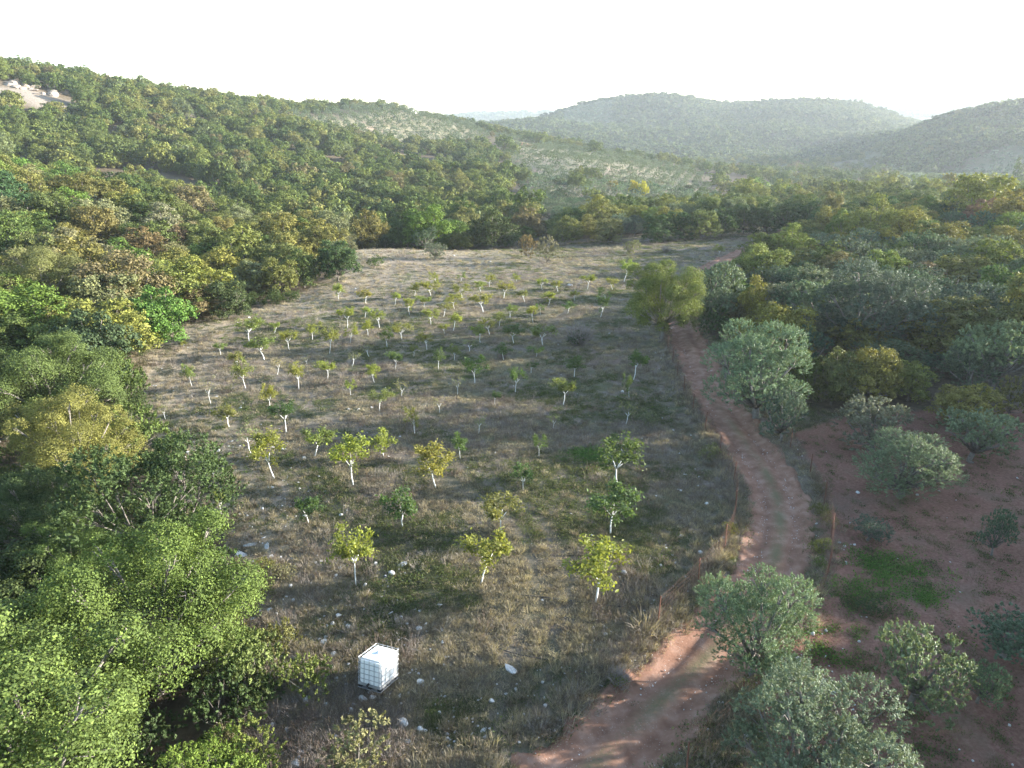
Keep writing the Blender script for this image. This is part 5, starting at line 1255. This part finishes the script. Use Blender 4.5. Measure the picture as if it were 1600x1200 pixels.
# ------------------------------------------------------------------ irrigation hoses
for pts, lab in (([(800, 930), (825, 933), (860, 936), (900, 941), (935, 946), (975, 950)], 'long black irrigation hose past the foot of the widest sapling'), ([(780, 1018), (800, 1024), (825, 1029), (862, 1036)], 'short black hose lying across the wheel track'), ([(600, 905), (640, 912), (690, 917), (735, 915)], 'black hose between the two nearest saplings')):
    P3 = []
    for p_ in catmull([flat(*p)[:2] for p in pts], 6): P3.append((p_[0], p_[1], gz1(*p_) + .05))
    o = np.array(P3[0]); h = MB().tube([np.array(p) - o for p in P3], .022, 6).obj('irrigation_hose', M['black_plastic']); h.location = o
    tag(h, lab, 'hose', 'irrigation hoses')
# ------------------------------------------------------------------ pale ledge on the left hilltop and the red earth bank on the spur
def boulders(name, poly_px, n, s0, s1, mat, label, cat):
    P = np.array([hit(a, b)[:2] for a, b in poly_px]) if poly_px else np.array(BK); lo, hi = P.min(0), P.max(0); root = None; k = 0
    while k < n:
        x, y = rng.uniform(lo[0], hi[0]), rng.uniform(lo[1], hi[1])
        z = gz1(x, y)
        if root is None: root = empty(name, (x, y, z))
        o = link_mesh('boulder', ROCKS_M[mat][k % 6], root); o.location = Vector((x, y, z)) - root.location; s = rng.uniform(s0, s1); o.scale = (s, s, s * .8); o.rotation_euler = (0, 0, rng.uniform(0, 6)); k += 1
    tag(root, label, cat)
M['red_earth'] = simple_mat('red_earth', (.36, .17, .12), .95, .1, 2, (.50, .28, .21), .4)
M['tan_rock'] = simple_mat('tan_rock', (.20, .165, .135), .95, .1, .8, (.31, .27, .235), .4)
ROCKS_M = {'rock': [], 'red': []}
for r_ in ROCKS:
    c_ = r_.copy(); c_.materials.clear(); c_.materials.append(M['red_earth']); ROCKS_M['red'].append(c_)
    c_ = r_.copy(); c_.materials.clear(); c_.materials.append(M['tan_rock']); ROCKS_M['rock'].append(c_)
boulders('rock_ledge', [(0, 130), (30, 128), (90, 138), (110, 148)], 40, 1.0, 2.6, 'rock', 'pale rocky ledge below the skyline of the left hill', 'rock ledge')
BK = [(BANK[0] + a, BANK[1] + b) for a, b in ((-6, -4), (6, -4), (6, 5), (-6, 5))]
boulders('red_earth_bank', None, 14, 2.2, 4.0, 'red', 'pinkish red earth bank among trees on the spur crest', 'earth bank')

q = [(BANK[0] + 3 + 2.2 * k, BANK[1] - 13 + .5 * k) for k in range(11)]
z0 = np.array([q[0][0], q[0][1], gz1(*q[0])]); rt = empty('stone_wall', z0)
for (a, b) in zip(q[:-1], q[1:]):
    m_ = np.array([(a[0] + b[0]) / 2, (a[1] + b[1]) / 2]); MB().box((m_[0] - z0[0], m_[1] - z0[1], gz1(*m_) - z0[2] + .6), (2.15, .7, 1.9), Matrix.Rotation(math.atan2(b[1] - a[1], b[0] - a[0]), 3, 'Z')).obj('wall_section', M['tan_rock'], rt)
tag(rt, 'low grey retaining wall below the red earth bank on the spur', 'wall')
# ------------------------------------------------------------------ haze
zt = float(max(GZ.max(), 0)) + 16; zb = float(GZ.min()) - 1.5
hz = MB().box((0, 2000, (zt + zb) / 2), (9700, 9700, zt - zb)).obj('haze', None)
hm, hnt, hout = new_mat('haze'); pv = node(hnt, 'ShaderNodeVolumePrincipled', inp={'Density': 0.00015, 'Anisotropy': 0.3}); pv.inputs['Color'].default_value = (.84, .92, 1.0, 1)
L(hnt, pv.outputs[0], hout.inputs['Volume']); hz.data.materials.append(hm); tag(hz, 'pale haze in the valley air', kind='stuff')

# ------------------------------------------------------------------ labels of the trees that were not named one by one
def zone(k, t):
    px, py = t['px'], t['py']
    if k == 'hedge': return 'in the hedge line at the far end of the field'
    if k == 'thicket': return ('left, ' if px < 1260 else 'left of centre, ' if px < 1350 else 'centre, ' if px < 1440 else 'right of centre, ' if px < 1520 else 'right, ') + ('far end of the thicket' if py < 340 else 'farther half of the thicket' if py < 390 else 'middle of the thicket' if py < 450 else 'near side of the thicket')
    if k == 'hill':
        side = 'far left' if px < 170 else 'left' if px < 360 else 'middle' if px < 560 else 'right'
        return f'on the {side} part of the ' + ('upper left hillside' if py < 270 else 'left hillside' if py < 340 else 'wood above the field edge' if py < 410 else 'wood beside the field')
    if k == 'grove': return ('on the lower rows of the olive spur' if py > 300 else 'halfway up the olive spur' if py > 268 else 'high on the olive spur') + (', far left' if px < 860 else ', left' if px < 920 else ', left of centre' if px < 970 else ', right of centre' if px < 1020 else ', right' if px < 1070 else ', far right')
    if k == 'valley': return 'on the hazy valley floor' + (', left end' if px < 1150 else ', left part' if px < 1230 else ', middle' if px < 1320 else ', right part' if px < 1450 else ', right end')
    if k == 'orchard':
        row = 'nearest' if py > 740 else 'near' if py > 640 else 'middle' if py > 550 else 'far' if py > 470 else 'farthest'
        return f'in the {row} rows of the orchard' + (', left side' if px < 480 else ', left of centre' if px < 620 else ', centre' if px < 740 else ', right of centre' if px < 860 else ', right side')
    return 'near the road'
ORD = ['leftmost'] + [w + '-from-left' for w in 'second third fourth fifth sixth seventh eighth ninth tenth eleventh twelfth thirteenth fourteenth fifteenth sixteenth'.split()]
pool = {}
for t in TREES:
    if t['label']: continue
    sz = 'small' if t['w'] < 4.2 else 'broad' if t['w'] > 6.3 else 'medium-sized'
    if t['kind'] == 'orchard': lab = f"{t['color']} whitewashed sapling {zone('orchard', t)}"
    else:
        what = 'olive' if t['sp'] == 'olive' else 'bush' if t['sp'] == 'shrub' else 'tree'
        lab = f"{sz} {CWORD[t['color']]} {what} {zone(t['kind'], t)}"
    pool.setdefault(lab, []).append(t)
for lab, ts in pool.items():
    ts.sort(key=lambda t: t['px'])
    for i, t in enumerate(ts):
        l = lab
        if 1 < len(ts) <= 17: l = f'{ORD[i] if i < len(ts) - 1 else "rightmost"} {lab}'
        t['o']['label'] = ' '.join(l.split()[:16])
